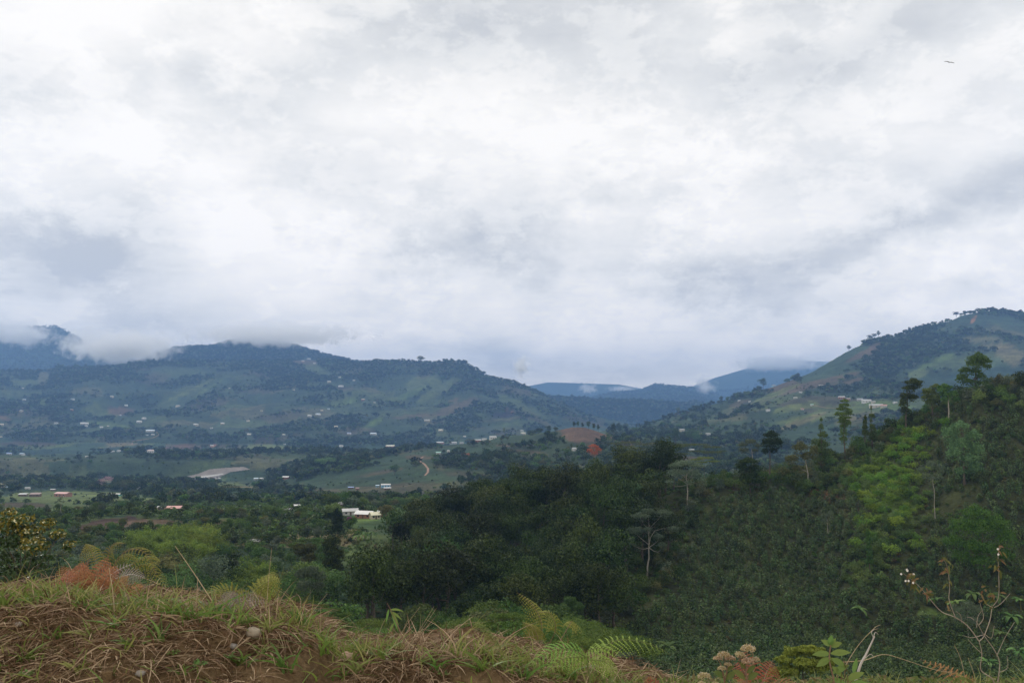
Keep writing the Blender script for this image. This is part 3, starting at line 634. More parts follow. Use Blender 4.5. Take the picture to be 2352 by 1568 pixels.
# ---- which ground can be seen (for leaving out what the hills hide)
EL = Z / Y; HOR = np.maximum.accumulate(EL, axis=1); HORp = np.concatenate([np.full((NS, 1), -9.), HOR[:, :-1]], 1)
def seen(x, y, z, h):
    i = np.clip(np.rint((x / y - s_ax[0]) / (s_ax[1] - s_ax[0])).astype(int), 0, NS - 1)
    j = np.clip(np.rint((np.log(y) - np.log(8.0)) / (np.log(YMAX / 8.0) / (NY - 1))).astype(int), 0, NY - 1)
    return (z + h) / y > HORp[i, j] - .002
def inpoly(u, v, poly):
    poly = np.asarray(poly, float); c = np.zeros(np.shape(u), bool); n = len(poly)
    for i in range(n):
        x1, y1 = poly[i]; x2, y2 = poly[(i + 1) % n]
        m = ((y1 > v) != (y2 > v)) & (u < (x2 - x1) * (v - y1) / (y2 - y1 + 1e-9) + x1); c ^= m
    return c
def thin(x, y, r, seed=0):
    """keep points no closer than about r: one per jittered grid cell"""
    key = np.floor(x / r).astype(np.int64) * 1000003 + np.floor(y / r).astype(np.int64); _, k = np.unique(key, return_index=True); return k
def sample(y0, y1, sp, smax=.80, seed=1):
    """jittered grid of ground points, sp metres apart"""
    rg = np.random.default_rng(seed); xs = np.arange(-smax * y1, smax * y1, sp); ys = np.arange(y0, y1, sp); a, b = np.meshgrid(xs, ys)
    a = a + rg.random(a.shape) * sp * .95; b = b + rg.random(b.shape) * sp * .95; m = (np.abs(a / b) < smax) & (b > y0) & (b < y1); return a[m], b[m]
def lookup(A, x, y):
    i = np.clip(np.rint((x / y - s_ax[0]) / (s_ax[1] - s_ax[0])).astype(int), 0, NS - 1)
    j = np.clip(np.rint((np.log(y) - np.log(8.0)) / (np.log(YMAX / 8.0) / (NY - 1))).astype(int), 0, NY - 1); return A[i, j]

# cheap far kinds
FARK = []
for i, (mt, w_, hh) in enumerate([('dark', 10, 11), ('mid', 11, 10), ('dark', 8, 13), ('mid', 9, 9), ('grey', 9, 11), ('olive', 9, 8), ('light', 8, 8), ('dark', 13, 12)]):
    FARK.append(join_np(broad(100 + i, hh * .9, w_, 7, 260, 1.4, mt, tf=.18, aspect=1.3), 'far_tree'))
# middle distance kinds
MIDK = []
for i, (mt, w_, hh, tf) in enumerate([('dark', 10, 12, .22), ('dark', 9, 14, .25), ('mid', 10, 11, .2), ('mid', 8, 12, .25), ('grey', 8, 12, .35), ('olive', 8, 9, .25), ('light', 8, 9, .2), ('mid', 12, 12, .2)]):
    MIDK.append(join_np(broad(200 + i, hh, w_, 12, 1300, .62, mt, tf=tf, aspect=1.5), 'woodland_tree'))
HOUSES = """52.7 891 5 white white tiny white house highest at the left edge of the left hill
56 918 8 pblue white pale blue roof alone below the highest left edge house
167 917 9 pblue white long pale blue roof high on the left hill, right of a green field
257 911 9 grey cream cream house beside the lime strip high on the left hill
290 931 8 pblue white small pale blue roof above the brown field of the left hill
165 941 8 white brick white roof with a strip of red soil on its left
49 944 9 white cream cream house left of the white roof with red soil
409 933 11 tan cream tan farm buildings by the diagonal light field
527 891 4 white white tiny speck of a house in the dark wood of the left hill
276 953 6 white white small white roof just under the brown field
331 961 10 white white brightest white house low on the left hill
320 969 13 grey white long grey roofed house under the brightest white house
129 972 9 white white white house at the top of the dark coffee slope, far left
194 973 20 grey white wide grey farmhouse low on the left hill
198 978 7 white white small white annex in front of the wide grey farmhouse
248 978 5 white cream small square white house right of the wide grey farmhouse
233 981 8 grey white low grey roof between the wide farmhouse and the square house
450 976 12 white cream white roofed house beside a red soil patch, centre of the left hill foot
486 983 7 white white white roof right of the house with the red patch
511 973 10 grey cream grey roof among trees at the left hill foot
570 967 8 tan cream tan roofed pair high in the woods of the left hill foot
572 998 10 white cream white roof alone above the open pasture
345 990 22 pblue white long pale blue roofed row at the top of the dirt track
338 999 5 pblue white tiny pale roof below the long row
351 998 8 grey white grey roof inside the bend of the dirt track
4 975 9 tan cream tan house touching the left picture edge, upper one
273 1036 9 white white white roof in the middle of the valley fields
259 1037 9 grey white grey roof touching the white one in the valley fields
346 1038 16 brown white brown roofed house among trees in the valley fields
487 1023 8 white white white roof at the end of a red soil strip on the pasture
199 1049 7 white white small white roof at the edge of the dark coffee field
51 1044 13 pblue white low pale blue roof left in the valley fields
21 1043 12 blue white blue roof near the left picture edge
2 1003 6 tan cream tan house at the left picture edge, lower one
588 1100 11 pblue white pale roofed barn just right of the dry river
601 1100 9 white white white house beside the pale roofed barn
18 1120 9 pblue white pale blue roof right of the yellow building
64 1122 12 white white white house half hidden by trees above the left pasture
53 1138 20 white wood grey white low barn roof on the left pasture
81 1139 26 brown wood long dark brown barn roof on the left pasture
122 1126 12 grey wood small grey shed on the pasture skyline
696 830 7 white brick white roof over orange walls near the cloudy hill top
709 824 9 white white highest white roof near the cloudy hill top
722 834 6 grey white grey roof just below the highest hill top houses
780 866 6 white white small white roof left of the bare field on the upper hill
813 873 6 white white small white roof right on the upper hill
756 877 10 white cream long white roof on the upper hill
783 887 14 white white twin white roofs brightest on the upper hill
675 895 5 grey cream small grey roof in the upper hill woods
834 918 9 tan brick tan roofed house with bare red soil round it
860 924 5 white cream tiny white roof right of the tan house
755 939 6 pblue white pale blue roof above the lime field edge
739 943 7 tan cream tan roof beside the pale blue roof
731 952 13 pblue white pale blue long roof in the middle of the left hill
711 955 10 white white white roof left of the pale blue long roof
601 943 5 tan cream tan speck in the middle of the left hill
772 980 9 tan cream tan roof in the low woods of the left hill
652 998 7 white white white roof above the river pasture
802 996 10 blue white blue and white roof at the foot of the left hill
858 997 16 pblue white long pale roof at the foot of the left hill
981 966 15 white cream large white house on its own terrace, right part of the left hill
1013 989 12 cream cream cream square house below the large terrace house
1067 1002 7 white white small white roof at the left hill foot above the spur village
654 1020 5 grey white tiny grey roof on the river pasture
784 1025 10 white white white roof at the left end of the brown spur field
897 1026 24 cream brick long cream roof left of the dark tree pair on the spur
1011 1018 20 grey brick long grey roofed house, first of the spur village row
1041 1018 18 white white white roofed house, second of the spur village row
1060 1018 10 grey cream short grey roof, third of the spur village row
1097 1014 17 white brick white roof over brick walls in the spur village
1112 1010 12 grey white grey roof in the spur village, before the last house
1132 1007 18 white white bright white house at the right end of the spur village
1007 1041 13 green white green and white roof below the spur village
1030 1037 6 white white small white roof right of the green one
1199 989 7 white white small white roof high behind the spur
1202 996 12 cream cream long cream roof on the spur skyline
657 1099 18 white brick bright arched white roof on the valley floor right of the river
806 1121 14 blue wood vivid blue roof on the valley floor
821 1123 8 brown brick brown hut right of the vivid blue roof
886 1117 24 white blue large white roof with a blue end under the smoke
890 1123 18 white wood low white roof in front of the large one under the smoke
867 1117 5 pblue blue tiny blue hut left of the large white roof
682 1166 15 white white white roof in the woodland left of the farmhouse
783 1162 30 white brick long white roof behind the large farmhouse
1698 920 7 white white small white roof high on the spur of the right hill
1722 922 6 grey white small grey roof right of it on the right hill spur
1764 943 11 white white white two part house in the woods of the right hill
1566 989 13 white cream white roof behind the tall ragged tree
1626 998 12 white white white roof right of the round valley tree
1607 997 8 tan cream tan roof left of the white one by the round valley tree
1588 1035 14 white white white roof under the wide flat umbrella tree
1552 1068 8 white white small white roof seen above the wood
1535 1073 7 white white brightest tiny roof touching the top of the wood
1564 1067 10 grey white grey roof seen above the wood beside the pale tree
1321 1033 16 grey white grey roofs left of the orange red flowering tree
1777 887 10 tan blue blue walled house on the right hill skyline
1885 886 10 white cream white house alone on the brown field of the right hill
1827 914 9 white white white roof on the wooded shoulder of the right hill
1839 901 8 grey white grey roof above the wooded shoulder of the right hill
1843 940 8 red cream red roofed house on the right hill meadow
1865 930 8 green white green and white hut on the right hill meadow
1933 915 17 white brick white roof with red wall, left end of the right hill village
1948 917 10 tan brick tan roof second in the right hill village
1975 919 14 grey white grey roof in the middle of the right hill village
1990 923 24 white white large bright white house of the right hill village
2006 924 10 white cream small white house right of the bright village house
2056 925 10 white white white house at the right end of the village by the dark ridge tree
2012 934 34 white cream longest white shed roof below the right hill village
2030 934 16 red cream red roof joined to the longest white shed
371 1170 14 white wood ragged white tin roof on the coffee terrace
398 1175 36 red wood low long rusty roof right of the ragged tin roof
658 1180 20 dark wood dark grey flat roof in the woodland left of the farmhouse
583 1254 15 dark wood narrow tin roof shed on bare soil deep in the woodland
318 1122 4 white white tiny white tower house behind the olive domed tree"""
# ------------------------------------------------------------------ regions of the near land, in picture outline
WOOD = [(800,1290),(870,1240),(920,1200),(1000,1150),(1100,1090),(1300,1060),(1530,1050),(1550,1110),(1580,1180),(1560,1290),(1510,1360),(1430,1400),(1340,1430),(1220,1440),(1050,1400),(850,1410),(780,1350)]
VINE = [(2090,960),(2130,980),(2120,1060),(2150,1130),(2130,1250),(2060,1300),(2000,1350),(1930,1370),(1955,1290),(2000,1210),(1975,1150),(1880,1120),(1900,1090),(1990,1060)]
CREST = [(1540,1060),(1580,1060),(1700,1060),(1850,1030),(1960,980),(2080,920),(2200,880),(2230,905),(2130,960),(2080,1000),(1980,1080),(1870,1130),(1700,1125),(1580,1140)]
BAMB = [(320,1240),(340,1215),(400,1205),(480,1215),(490,1250),(430,1290),(340,1280)]
GARDEN = [(740,1170),(1000,1165),(930,1240),(880,1290),(800,1300),(790,1250),(730,1210)]
FIELDR = [(790,1290),(840,1250),(930,1235),(900,1270),(850,1320),(790,1380),(775,1330)]
HOUSEKEEP = [(830,1186,45,10),(760,1168,30,6),(145,1139,26,6),(265,1138,24,6),(370,1170,22,5),(415,1171,25,4),(60,1138,40,6),(680,1166,16,5),(10,1120,20,9),(60,1124,16,8),(882,1117,40,6),(806,1120,16,4),(655,1100,14,4),(595,1100,24,3)]
RIVER = [(385,1104),(420,1096),(455,1088),(480,1078),(520,1074),(560,1072),(575,1078),(530,1084),(512,1092),(480,1104),(420,1110)]
HK = np.array([[float(t) for t in ln.split(' ')[:3]] for ln in HOUSES.split('\n')])
FEATKEEP = [(1367,1056,14,20),(1335,998,62,22),(975,1070,18,26),(245,1112,14,10),(1071,1050,8,8),(1352,985,40,14),(1583,1068,60,16)]
def keepout(u, v):
    m = inpoly(u, v, RIVER)
    for (a, b, w_) in HK:
        m |= (((u - a) / (w_ * .62 + 5)) ** 2 + ((v - b - 4.5) / 7.5) ** 2) < 1
    for (a, b, ra, rb) in FEATKEEP: m |= (((u - a) / ra) ** 2 + ((v - b) / rb) ** 2) < 1
    for (a, b, ra, rb) in HOUSEKEEP: m |= (((u - a) / ra) ** 2 + ((v - b) / rb) ** 2) < 1
    return m
# -------- far woods on the hills: one object per hill side
rg = np.random.default_rng(5)
def farwood(name, y0, y1, sp, kinds, smin, smax_, owners, cover=1.0, seed=3):
    x, y = sample(y0, y1, sp, .66, seed); ow = lookup(OWN, x, y); f = lookup(FOR, x, y); n_ = rg.random(len(x))
    z = tz(x, y); u, v = w2uv(x, y, z)
    dens = np.where(f < -.5, .035, np.clip(f, .15, 1) * cover)
    dens = np.where((ow == 3) & (f < .45) & (v < 860), dens * .25, dens); m = np.isin(ow, owners) & (n_ < dens) & ~keepout(u, v); x, y, z = x[m], y[m], z[m]; f = f[m]
    m = seen(x, y, z, 12); x, y, z, f = x[m], y[m], z[m], f[m]; n = len(x)
    s_ = smin + (smax_ - smin) * rg.random(n) ** 1.3; s_ = s_ * (y / (400 + (y - 400) / KS)) / 1.6; s_ = np.where(f < .3, s_ * .34, np.where(f < .6, s_ * .72, s_))
    sc = np.stack([s_ * (.85 + .4 * rg.random(n)), s_ * (.85 + .4 * rg.random(n)), s_ * (.75 + .45 * rg.random(n))], 1)
    rt = np.stack([np.zeros(n), np.zeros(n), rg.random(n) * 6.283], 1)
    big = fbm(x / 90, y / 90, 2, 77); ix = np.where(rg.random(n) < .35 + big, rg.choice([0, 2, 7], n), rg.integers(0, len(kinds), n))
    scatter(name, kinds, np.stack([x, y, z - .3], 1), sc, rt, ix); return n
cnt = {}
cnt['lh'] = farwood('left_hill_woods', 2800, 6800, 16.0, FARK, .6, 1.6, [4, 5], 1.0, 3)
cnt['rh'] = farwood('right_hill_woods', 1100, 4000, 12.0, FARK, .5, 1.5, [3], 1.0, 4)
cnt['ms'] = farwood('spur_woods', 700, 2700, 9.5, FARK, .5, 1.25, [2], .95, 5)
cnt['vf'] = farwood('valley_woods', 655, 5100, 11.0, FARK, .5, 1.3, [0], .9, 6)
cnt['fm'] = farwood('far_mountain_woods', 4800, 10200, 32.0, FARK, .9, 1.9, [5, 6, 7, 8, 9, 10], 1.0, 7)
# coffee and other low crops between the trees
def crops(name, y0, y1, sp, owners, size, seed, poly=None, notpoly=()):
    x, y = sample(y0, y1, sp, .60, seed); ow = lookup(OWN, x, y); z = tz(x, y); u, v = w2uv(x, y, z); m = np.isin(ow, owners) & ~keepout(u, v)
    if poly is not None: m &= inpoly(u, v, poly)
    for p in notpoly: m &= ~inpoly(u, v, p)
    m &= seen(x, y, z, 2) & (v < 1680); return x[m], y[m], z[m]
COFK = [coffee_mesh(300 + i, 1.9, 130, .34) for i in range(4)]
# -------- the coffee hillside: the largest are things of their own
x, y, z = crops('coffee', 100, 330, 2.0, [0, 1], 1.9, 11, None, [VINE])
u, v = w2uv(x, y, z); m = ((lookup(OWN, x, y) == 1) | ((y < 200) & (u > 1400))) & ~inpoly(u, v - 40, WOOD) & ~((u < 1340)) & ~((u < 1560) & (v < 1370)) & ~inpoly(u, v - 14, CREST)
bare = fbm(x / 14, y / 14, 3, 99); m &= (bare > -.40) & ~((np.hypot((u - 2150) / 60, (v - 1410) / 14)) < 1) & (rg.random(len(x)) < .93)
x, y, z, u, v = x[m], y[m], z[m], u[m], v[m]
o_ = np.argsort(y + np.where((u > 2380) | (u < 0) | (v > 1560), 1e4, 0)); x, y, z, u, v = [q[o_] for q in (x, y, z, u, v)]
NCOF = 240
for i in range(NCOF):
    o = link('coffee_bush', COFK[i % 4] if True else None, loc=(x[i], y[i], z[i])); s_ = .85 + .5 * rg.random(); o.scale = (s_, s_, s_ * (.9 + .3 * rg.random())); o.rotation_euler = (0, 0, rg.random() * 6.28)
    tag(o, 'dark green coffee bush in the rows at the foot of the steep hillside', 'coffee bush', 'coffee bushes planted at the foot of the hillside')
n = len(x) - NCOF; s_ = (.75 + .65 * rg.random(n) ** 1.2) * (1 + .45 * fbm(x / 22, y / 22, 3, 222)[NCOF:])
scatter('coffee_plantation', COFK, np.stack([x, y, z], 1)[NCOF:], np.stack([s_, s_, s_ * (.85 + .5 * rg.random(n))], 1), np.stack([np.zeros(n), np.zeros(n), rg.random(n) * 6.28], 1), rg.integers(0, 4, n))
cnt['coffee'] = n
# undergrowth between the bushes: weeds and low ferns
UNDK = [bush_mesh(320 + i, .9, 1.6, 60, .42, mt, 4) for i, mt in enumerate(['mid', 'olive', 'light', 'brownleaf', 'mid'])]
x, y, z = crops('under', 110, 345, 2.6, [0, 1], 1, 13); u, v = w2uv(x, y, z); m = (v > 880) & (y < 345) & ((rg.random(len(x)) < .6) | (lookup(OWN, x, y) == 0)); x, y, z = x[m], y[m], z[m]; n = len(x); s_ = .5 + .8 * rg.random(n); br = fbm(x / 18, y / 18, 2, 55)
scatter('hillside_undergrowth', UNDK, np.stack([x, y, z - .15], 1), np.stack([s_, s_, s_ * .8], 1), np.stack([np.zeros(n), np.zeros(n), rg.random(n) * 6.28], 1), np.where(br > .2, rg.choice([1, 1, 3], n), rg.choice([0, 0, 2, 4], n)))
cnt['under'] = n
# the bright creeper thicket on the spur
VINK = [bush_mesh(340 + i, 2.6, 3.6, 420, .34, mt, 7) for i, mt in enumerate(['lime', 'lime', 'light', 'mid', 'light'])]
x, y = sample(180, 330, 2.3, .6, 17); z = tz(x, y); u, v = w2uv(x, y, z); m = inpoly(u + 24 * rg.normal(size=len(u)), v - 8 + 14 * rg.normal(size=len(u)), VINE) & (lookup(OWN, x, y) == 1); x, y, z, u, v = x[m], y[m], z[m], u[m], v[m]; n = len(x); s_ = .55 + .8 * rg.random(n) ** 1.5
scatter('creeper_thicket', VINK, np.stack([x, y, z - .4], 1), np.stack([s_, s_, s_], 1), np.stack([np.zeros(n), np.zeros(n), rg.random(n) * 6.28], 1), np.where((rg.random(n) < np.clip(.85 - np.clip(v - 1130, 0, 400) / 170 + .6 * fbm(x / 11, y / 11, 3, 333), .06, .85)) & (u > 1960), rg.integers(0, 2, n), rg.integers(2, 5, n)))
# shrubs along the crest of the hillside and along its back
SHRK = [bush_mesh(360 + i, 3.2, 3.6, 520, .34, mt, 7) for i, mt in enumerate(['mid', 'olive', 'dark', 'mid', 'grey', 'light'])]
SIDE = [(1390,1190),(1560,1180),(1600,1150),(1600,1200),(1560,1330),(1480,1420),(1400,1440),(1340,1400)]
x, y = sample(175, 345, 2.7, .62, 19); z = tz(x, y); u, v = w2uv(x, y, z); m = (inpoly(u, v - 10, CREST) | (inpoly(u, v, SIDE) & (rg.random(len(u)) < .6)) | ((u > 2060) & (v < 940))) & (lookup(OWN, x, y) == 1) & seen(x, y, z, 3); x, y, z, u, v = x[m], y[m], z[m], u[m], v[m]; n = len(x); s_ = .5 + 1.0 * rg.random(n) ** 1.6
scatter('crest_shrubs', SHRK, np.stack([x, y, z - .3], 1), np.stack([s_, s_, s_ * (.8 + .5 * rg.random(n))], 1), np.stack([np.zeros(n), np.zeros(n), rg.random(n) * 6.28], 1), rg.choice([0, 1, 2, 3, 4, 5, 1, 0, 2], n))
# low crops and weeds of the nearer valley
x, y = sample(330, 1100, 4.8, .6, 23); z = tz(x, y); u, v = w2uv(x, y, z); f = lookup(FOR, x, y); m = (f > -.5) & (lookup(OWN, x, y) == 0) & seen(x, y, z, 2) & ~keepout(u, v); m |= (((np.hypot((u - 560) / 180, (v - 1182) / 9) < 1)) & (lookup(OWN, x, y) == 0)); x, y, z = x[m], y[m], z[m]; n = len(x); s_ = .9 + 1.0 * rg.random(n)
scatter('valley_shrubs', [bush_mesh(380 + i, 2.2, 3.2, 90, .6, mt, 4) for i, mt in enumerate(['dark', 'mid', 'coffee', 'light', 'coffee'])], np.stack([x, y, z - .3], 1), np.stack([s_, s_, s_ * .9], 1), np.stack([np.zeros(n), np.zeros(n), rg.random(n) * 6.28], 1), rg.integers(0, 5, n))
cnt['vs'] = n
print('COUNTS', cnt)

# ------------------------------------------------------------------ trees as things
def tree_thing(name, meshes, loc, sc=(1, 1, 1), rz=0, label=None, cat='tree', group=None):
    e = link(name, None, loc=loc); e.scale = sc; e.rotation_euler = (0, 0, rz); tag(e, label, cat, group)
    for me in meshes: link(me.name.split('.')[0], me, e)
    return e
TK = {}
def kind(k, *a): TK.setdefault(k, []).append(a)
def both(key, pair): TK.setdefault(key, []).append(pair)
for i in range(4): both('dark', broad(400 + i, 16, 9 + i % 2 * 2, 16, 4200, .42, 'dark', tf=.22, rz=.9))
for i in range(3): both('mid', broad(410 + i, 12, 10, 14, 3800, .40, 'mid', tf=.2))
both('grey', broad(420, 13, 9, 11, 1900, .42, 'grey', tf=.32, bark='palebark')); both('grey', broad(421, 11, 8, 10, 1700, .4, 'grey', tf=.3, bark='palebark'))
both('olive', broad(425, 10, 8, 11, 2600, .38, 'olive', tf=.25)); both('light', broad(428, 9, 9, 12, 3200, .38, 'light', tf=.2)); both('light', broad(429, 11, 8, 12, 3000, .38, 'light', tf=.22))
for i in range(3): both('albizia', umbrella(430 + i, 9, 11, 34, 4800, .34, 'albizia'))
for i in range(3): both('bamboo', bamboo(440 + i, 12, 12, 22, 170, .7))
HERO = [(1487,1320,52,60,236),(1170,1440,75,34,112),(1050,1458,60,28,128),(700,1402,85,34,128),(795,1428,45,36,140),(480,1402,80,30,120),(1487,1240,82,100,240),(1575,1110,58,80,300),(712,1350,36,50,165),(768,1280,28,52,250),(1310,1410,34,32,190),(700,1280,30,36,245),(1395,1180,30,34,262),(1440,1130,34,24,275),(776,1200,18,40,420),(832,1190,75,20,420),(1095,1225,26,26,262),(850,1265,70,36,330)]
def mass():
    out = []
    x, y = sample(96, 690, 7.6, .60, 31); z = tz(x, y); ow = lookup(OWN, x, y); f = lookup(FOR, x, y); h = np.where(y < 135, 5, 7.5) + np.where(y < 135, 3, 6.5) * rg.random(len(x)); r_ = rg.random(len(x)); big = fbm(x / 35, y / 35, 2, 111)
    u0, v0 = w2uv(x, y, z); uc, vc = w2uv(x, y, z + h * .6)
    for i in range(len(x)):
        U_, V_ = uc[i], vc[i]; a = np.array([U_]); b = np.array([V_]); inn = lambda P_: bool(inpoly(a, b, P_)[0])
        if keepout(np.array([u0[i]]), np.array([v0[i]]))[0] or keepout(a, b + 4)[0]: continue
        if inn(FIELDR): continue
        if any(y[i] < hy + 6 and ((U_ - hu) / hru) ** 2 + ((V_ - hv) / hrv) ** 2 < 1 for hu, hv, hru, hrv, hy in HERO): continue
        if inn(BAMB) and r_[i] < .45: continue
        if ow[i] == 1:
            if inn(WOOD):
                if (r_[i] * 7) % 1 < .32: continue
                k, g_ = 'dark', 'wood'; hh = 11 + 9 * ((r_[i] * 13) % 1)
            else: continue
        elif ow[i] == 0:
            if y[i] > 330 and (f[i] < -.5 or (y[i] > 430 and r_[i] > .35 + f[i] * .5)): continue
            if inn(WOOD) and y[i] < 330: k, g_ = ('dark' if r_[i] < .85 else 'mid'), 'wood'; hh = 9 + 7 * ((r_[i] * 13) % 1)
            elif inn(BAMB) : k, g_ = 'bamboo', 'bamboo'; hh = 11
            elif y[i] < 150 and ((640 < U_ < 900 and V_ > 1350) or (1050 < U_ < 1420 and V_ > 1380)): k, g_ = 'albizia', 'albizia'; hh = 7 + 3 * r_[i]
            elif U_ > 1330: continue
            elif inn(GARDEN):
                if r_[i] < .6: continue
                k, g_ = 'mid', 'valley'; hh = 6
            else:
                k = ['mid', 'dark', 'light', 'grey', 'mid', 'olive', 'light', 'mid'][int((r_[i] * 3.7 + big[i] * 5) * 2) % 8]; g_ = 'valley'; hh = h[i] * (.85 if y[i] > 300 else 1) * (.55 if (y[i] > 250 and U_ < 760) else 1)
                if 560 < U_ < 660 and 1280 < V_ < 1350: k, g_ = 'bamboo', 'bamboo'
        else: continue
        out.append((x[i], y[i], z[i], k, g_, hh, U_, V_, r_[i]))
    return out
ms_ = mass()
LAB = {'wood': ('dark green broadleaf tree crowded into the dense wood on the ravine side', 'trees of the dense dark wood'),
       'valley': ('broadleaf tree in the mixed green woodland left of the dark wood', 'trees of the mixed woodland on the valley floor'),
       'bamboo': ('yellow green feathery bamboo clump among the valley trees', 'yellow green bamboo clumps in the valley'),
       'albizia': ('low feathery umbrella tree with flat tiers on the near slope below the bank', 'feathery umbrella trees below the bank')}
H0 = {'dark': 16, 'mid': 12, 'grey': 12, 'olive': 10, 'light': 10, 'albizia': 9, 'bamboo': 12}
vis = [t for t in ms_ if -40 < t[6] < 2392 and t[7] < 1560]; vis.sort(key=lambda t: -t[5] / t[1])
NIND = 215
ind, rest = vis[:NIND], vis[NIND:] + [t for t in ms_ if not (-40 < t[6] < 2392 and t[7] < 1560)]
EXT = set(id(t) for t in rest if t[3] == 'bamboo'); ind += [t for t in rest if id(t) in EXT]; rest = [t for t in rest if id(t) not in EXT]
for (X_, Y_, Z_, k, g_, hh, U_, V_, r_) in ind:
    s_ = hh / H0[k] * (1.12 if g_ == 'wood' else 1); pr = TK[k][int(r_ * 997) % len(TK[k])]
    tree_thing({'bamboo': 'bamboo_clump', 'albizia': 'umbrella_tree'}.get(k, 'broadleaf_tree'), pr, (X_, Y_, Z_ - .2), (s_ * (.9 + .3 * ((r_ * 31) % 1)), s_ * (.9 + .3 * ((r_ * 57) % 1)), s_), r_ * 61, LAB[g_][0], 'bamboo' if k == 'bamboo' else 'tree', LAB[g_][1])
if rest:
    ks = {'dark': [0, 1], 'mid': [2, 3, 7], 'grey': [4], 'olive': [5], 'light': [6], 'albizia': [6], 'bamboo': [6]}
    n = len(rest); P_ = np.array([t[:3] for t in rest]); sc = np.array([t[5] / 12 for t in rest]); ix = np.array([ks[t[3]][int(t[8] * 997) % len(ks[t[3]])] for t in rest])
    sc3 = np.stack([sc * (.9 + .3 * rg.random(n)), sc * (.9 + .3 * rg.random(n)), sc], 1); scatter('distant_woodland', MIDK, P_, sc3, np.stack([np.zeros(n), np.zeros(n), rg.random(n) * 6.28], 1), ix)
print('TREES', len(ind), len(rest))
# ------------------------------------------------------------------ trees drawn one by one
def feature(name, label, base, cl, mat, nl=2600, leaf=.36, y=None, h0=.3, r=None, bark='bark', asp=1.7, fill=.15, out=.55, flat=0, group=None, cat='tree', forks=12, split=.6, lift=0, depth=.8, leafless=False):
    """cl: clumps (u, v, ru, rv) in the picture; they become metres at the tree's own distance"""
    rg_ = np.random.default_rng(abs(hash(label)) % 1000 if False else sum(map(ord, label)))
    if y is None:
        P = hit(*base, ymin=60); y = P.y
        if base[0] > 1560 and y > 345: y = 300.0      # stands on the crest of the near hillside
    s0 = float(uv2s(base[0], base[1])); x = s0 * y; z = float(tz(x, y)[0]); k = y / F
    c = []
    for (u, v, ru, rv) in cl:
        c.append([float(uv2s(u, v)) * y - x, rg_.normal() * ru * k * .5 * depth, float(v2z(v, y)) - z, ru * k, ru * k * depth, rv * k])
    top = max(q[2] + q[5] for q in c); a = G(); wood(a, c, h0 * top, rg_, r or .016 * top + .04, forks=forks, split=split)
    if asp < 2: c = [q[:5] + [q[5] * 1.22] for q in c]; nl = int(nl * 1.7)
    b = G(); crown(b, c, nl, leaf * 1.1, rg_, asp, fill, out, flat=flat)
    return tree_thing(name, [a.mesh('trunk', [M[bark]]), b.mesh('crown', [M[mat]])], (x, y, z), label=label, cat=cat, group=group)
M['deepgreen'] = leaf_mat('leaf_deep_green', (.038, .088, .010), (.078, .155, .020), trans=.2, inst=.1)
M['bluegreen'] = leaf_mat('leaf_blue_green', (.066, .115, .045), (.125, .195, .080), trans=.2, inst=.1)
M['flatolive'] = leaf_mat('leaf_flat_olive', (.050, .062, .018), (.10, .11, .035), trans=.3, inst=.1)
feature('tall_tree', 'tallest ridge tree with an open layered crown standing against the far right hill', (2240, 921), [(2238.6,827,19,13),(2235,839,20,11),(2262,832,13,8),(2271,843,9,5),(2221,853,14,9),(2216,871,14,10),(2231,878,16,7),(2251,867,12,8),(2256,881,14,5),(2275,876,11,6),(2241,855,13,7)], 'mid', 4200, .42, 292, .45, .38, fill=.1)
feature('tall_tree', 'dark ridge tree with a narrow two storey crown left of the tallest ridge tree', (2080, 966), [(2092,880,18,8),(2106,885,9,8),(2087,893,15,7),(2082,911,14,7),(2097,914,11,8),(2074,929,10,12),(2079,945,10,10)], 'dark', 3400, .4, 297, .3, .3)
feature('broadleaf_tree', 'bright green rounded tree on the ridge between the two dark ridge trees', (2142, 948), [(2151,889,10,6),(2139,903,16,10),(2128,914,9,6),(2146,915,13,7),(2137,925,10,7)], 'light', 2600, .4, 296, .3, .2)
feature('tall_tree', 'tall tree with two bare pale trunks and a high dark crown below the ridge', (2181, 989), [(2175,890,15,7),(2165,898,11,6),(2173,908,13,6),(2189,905,10,7),(2194,917,8,5),(2168,917,8,5)], 'mid', 2200, .4, 286, .72, .28, bark='palebark')
feature('broadleaf_tree', 'large blue green leafy tree in the middle of the right slope', (2216, 1112), [(2206,980,18,11),(2190,999,20,15),(2233,1004,18,15),(2211,1026,28,18),(2187,1043,17,14),(2242,1038,15,16),(2222,1057,20,14),(2239,1079,17,18),(2214,1087,15,13)], 'bluegreen', 5200, .40)
feature('broadleaf_tree', 'wide bright green domed tree low on the right slope at the picture edge', (2262, 1322), [(2246,1183,30,18),(2209,1214,28,20),(2289,1206,28,20),(2255,1217,36,22),(2192,1248,24,17),(2306,1240,25,22),(2232,1257,32,18),(2272,1268,31,18),(2309,1280,20,16),(2209,1280,22,13),(2250,1290,30,14)], 'deepgreen', 9000, .32)
feature('tall_tree', 'slender pale trunked tree with sparse grey green crown in front of the dark wood', (1487, 1322), [(1469,1185,20,8),(1489,1174,15,6),(1523,1177,20,7),(1457,1220,20,9),(1486,1217,10,7),(1443,1243,14,8),(1512,1234,12,8),(1520,1251,11,6),(1546,1214,14,6)], 'grey', 3400, .30, None, .42, .22, bark='palebark', fill=.3, forks=9, split=.9)
feature('tall_tree', 'pale grey tree with a thin spreading crown where wood meets coffee slope', (1581, 1173), [(1551,1071,17,7),(1575,1065,24,7),(1601,1071,17,8),(1543,1089,14,9),(1567,1089,18,9),(1595,1091,18,10),(1539,1109,11,7),(1611,1105,12,8),(1583,1109,12,6)], 'grey', 3000, .32, None, .5, .26, bark='palebark', fill=.3, forks=9, split=.8)
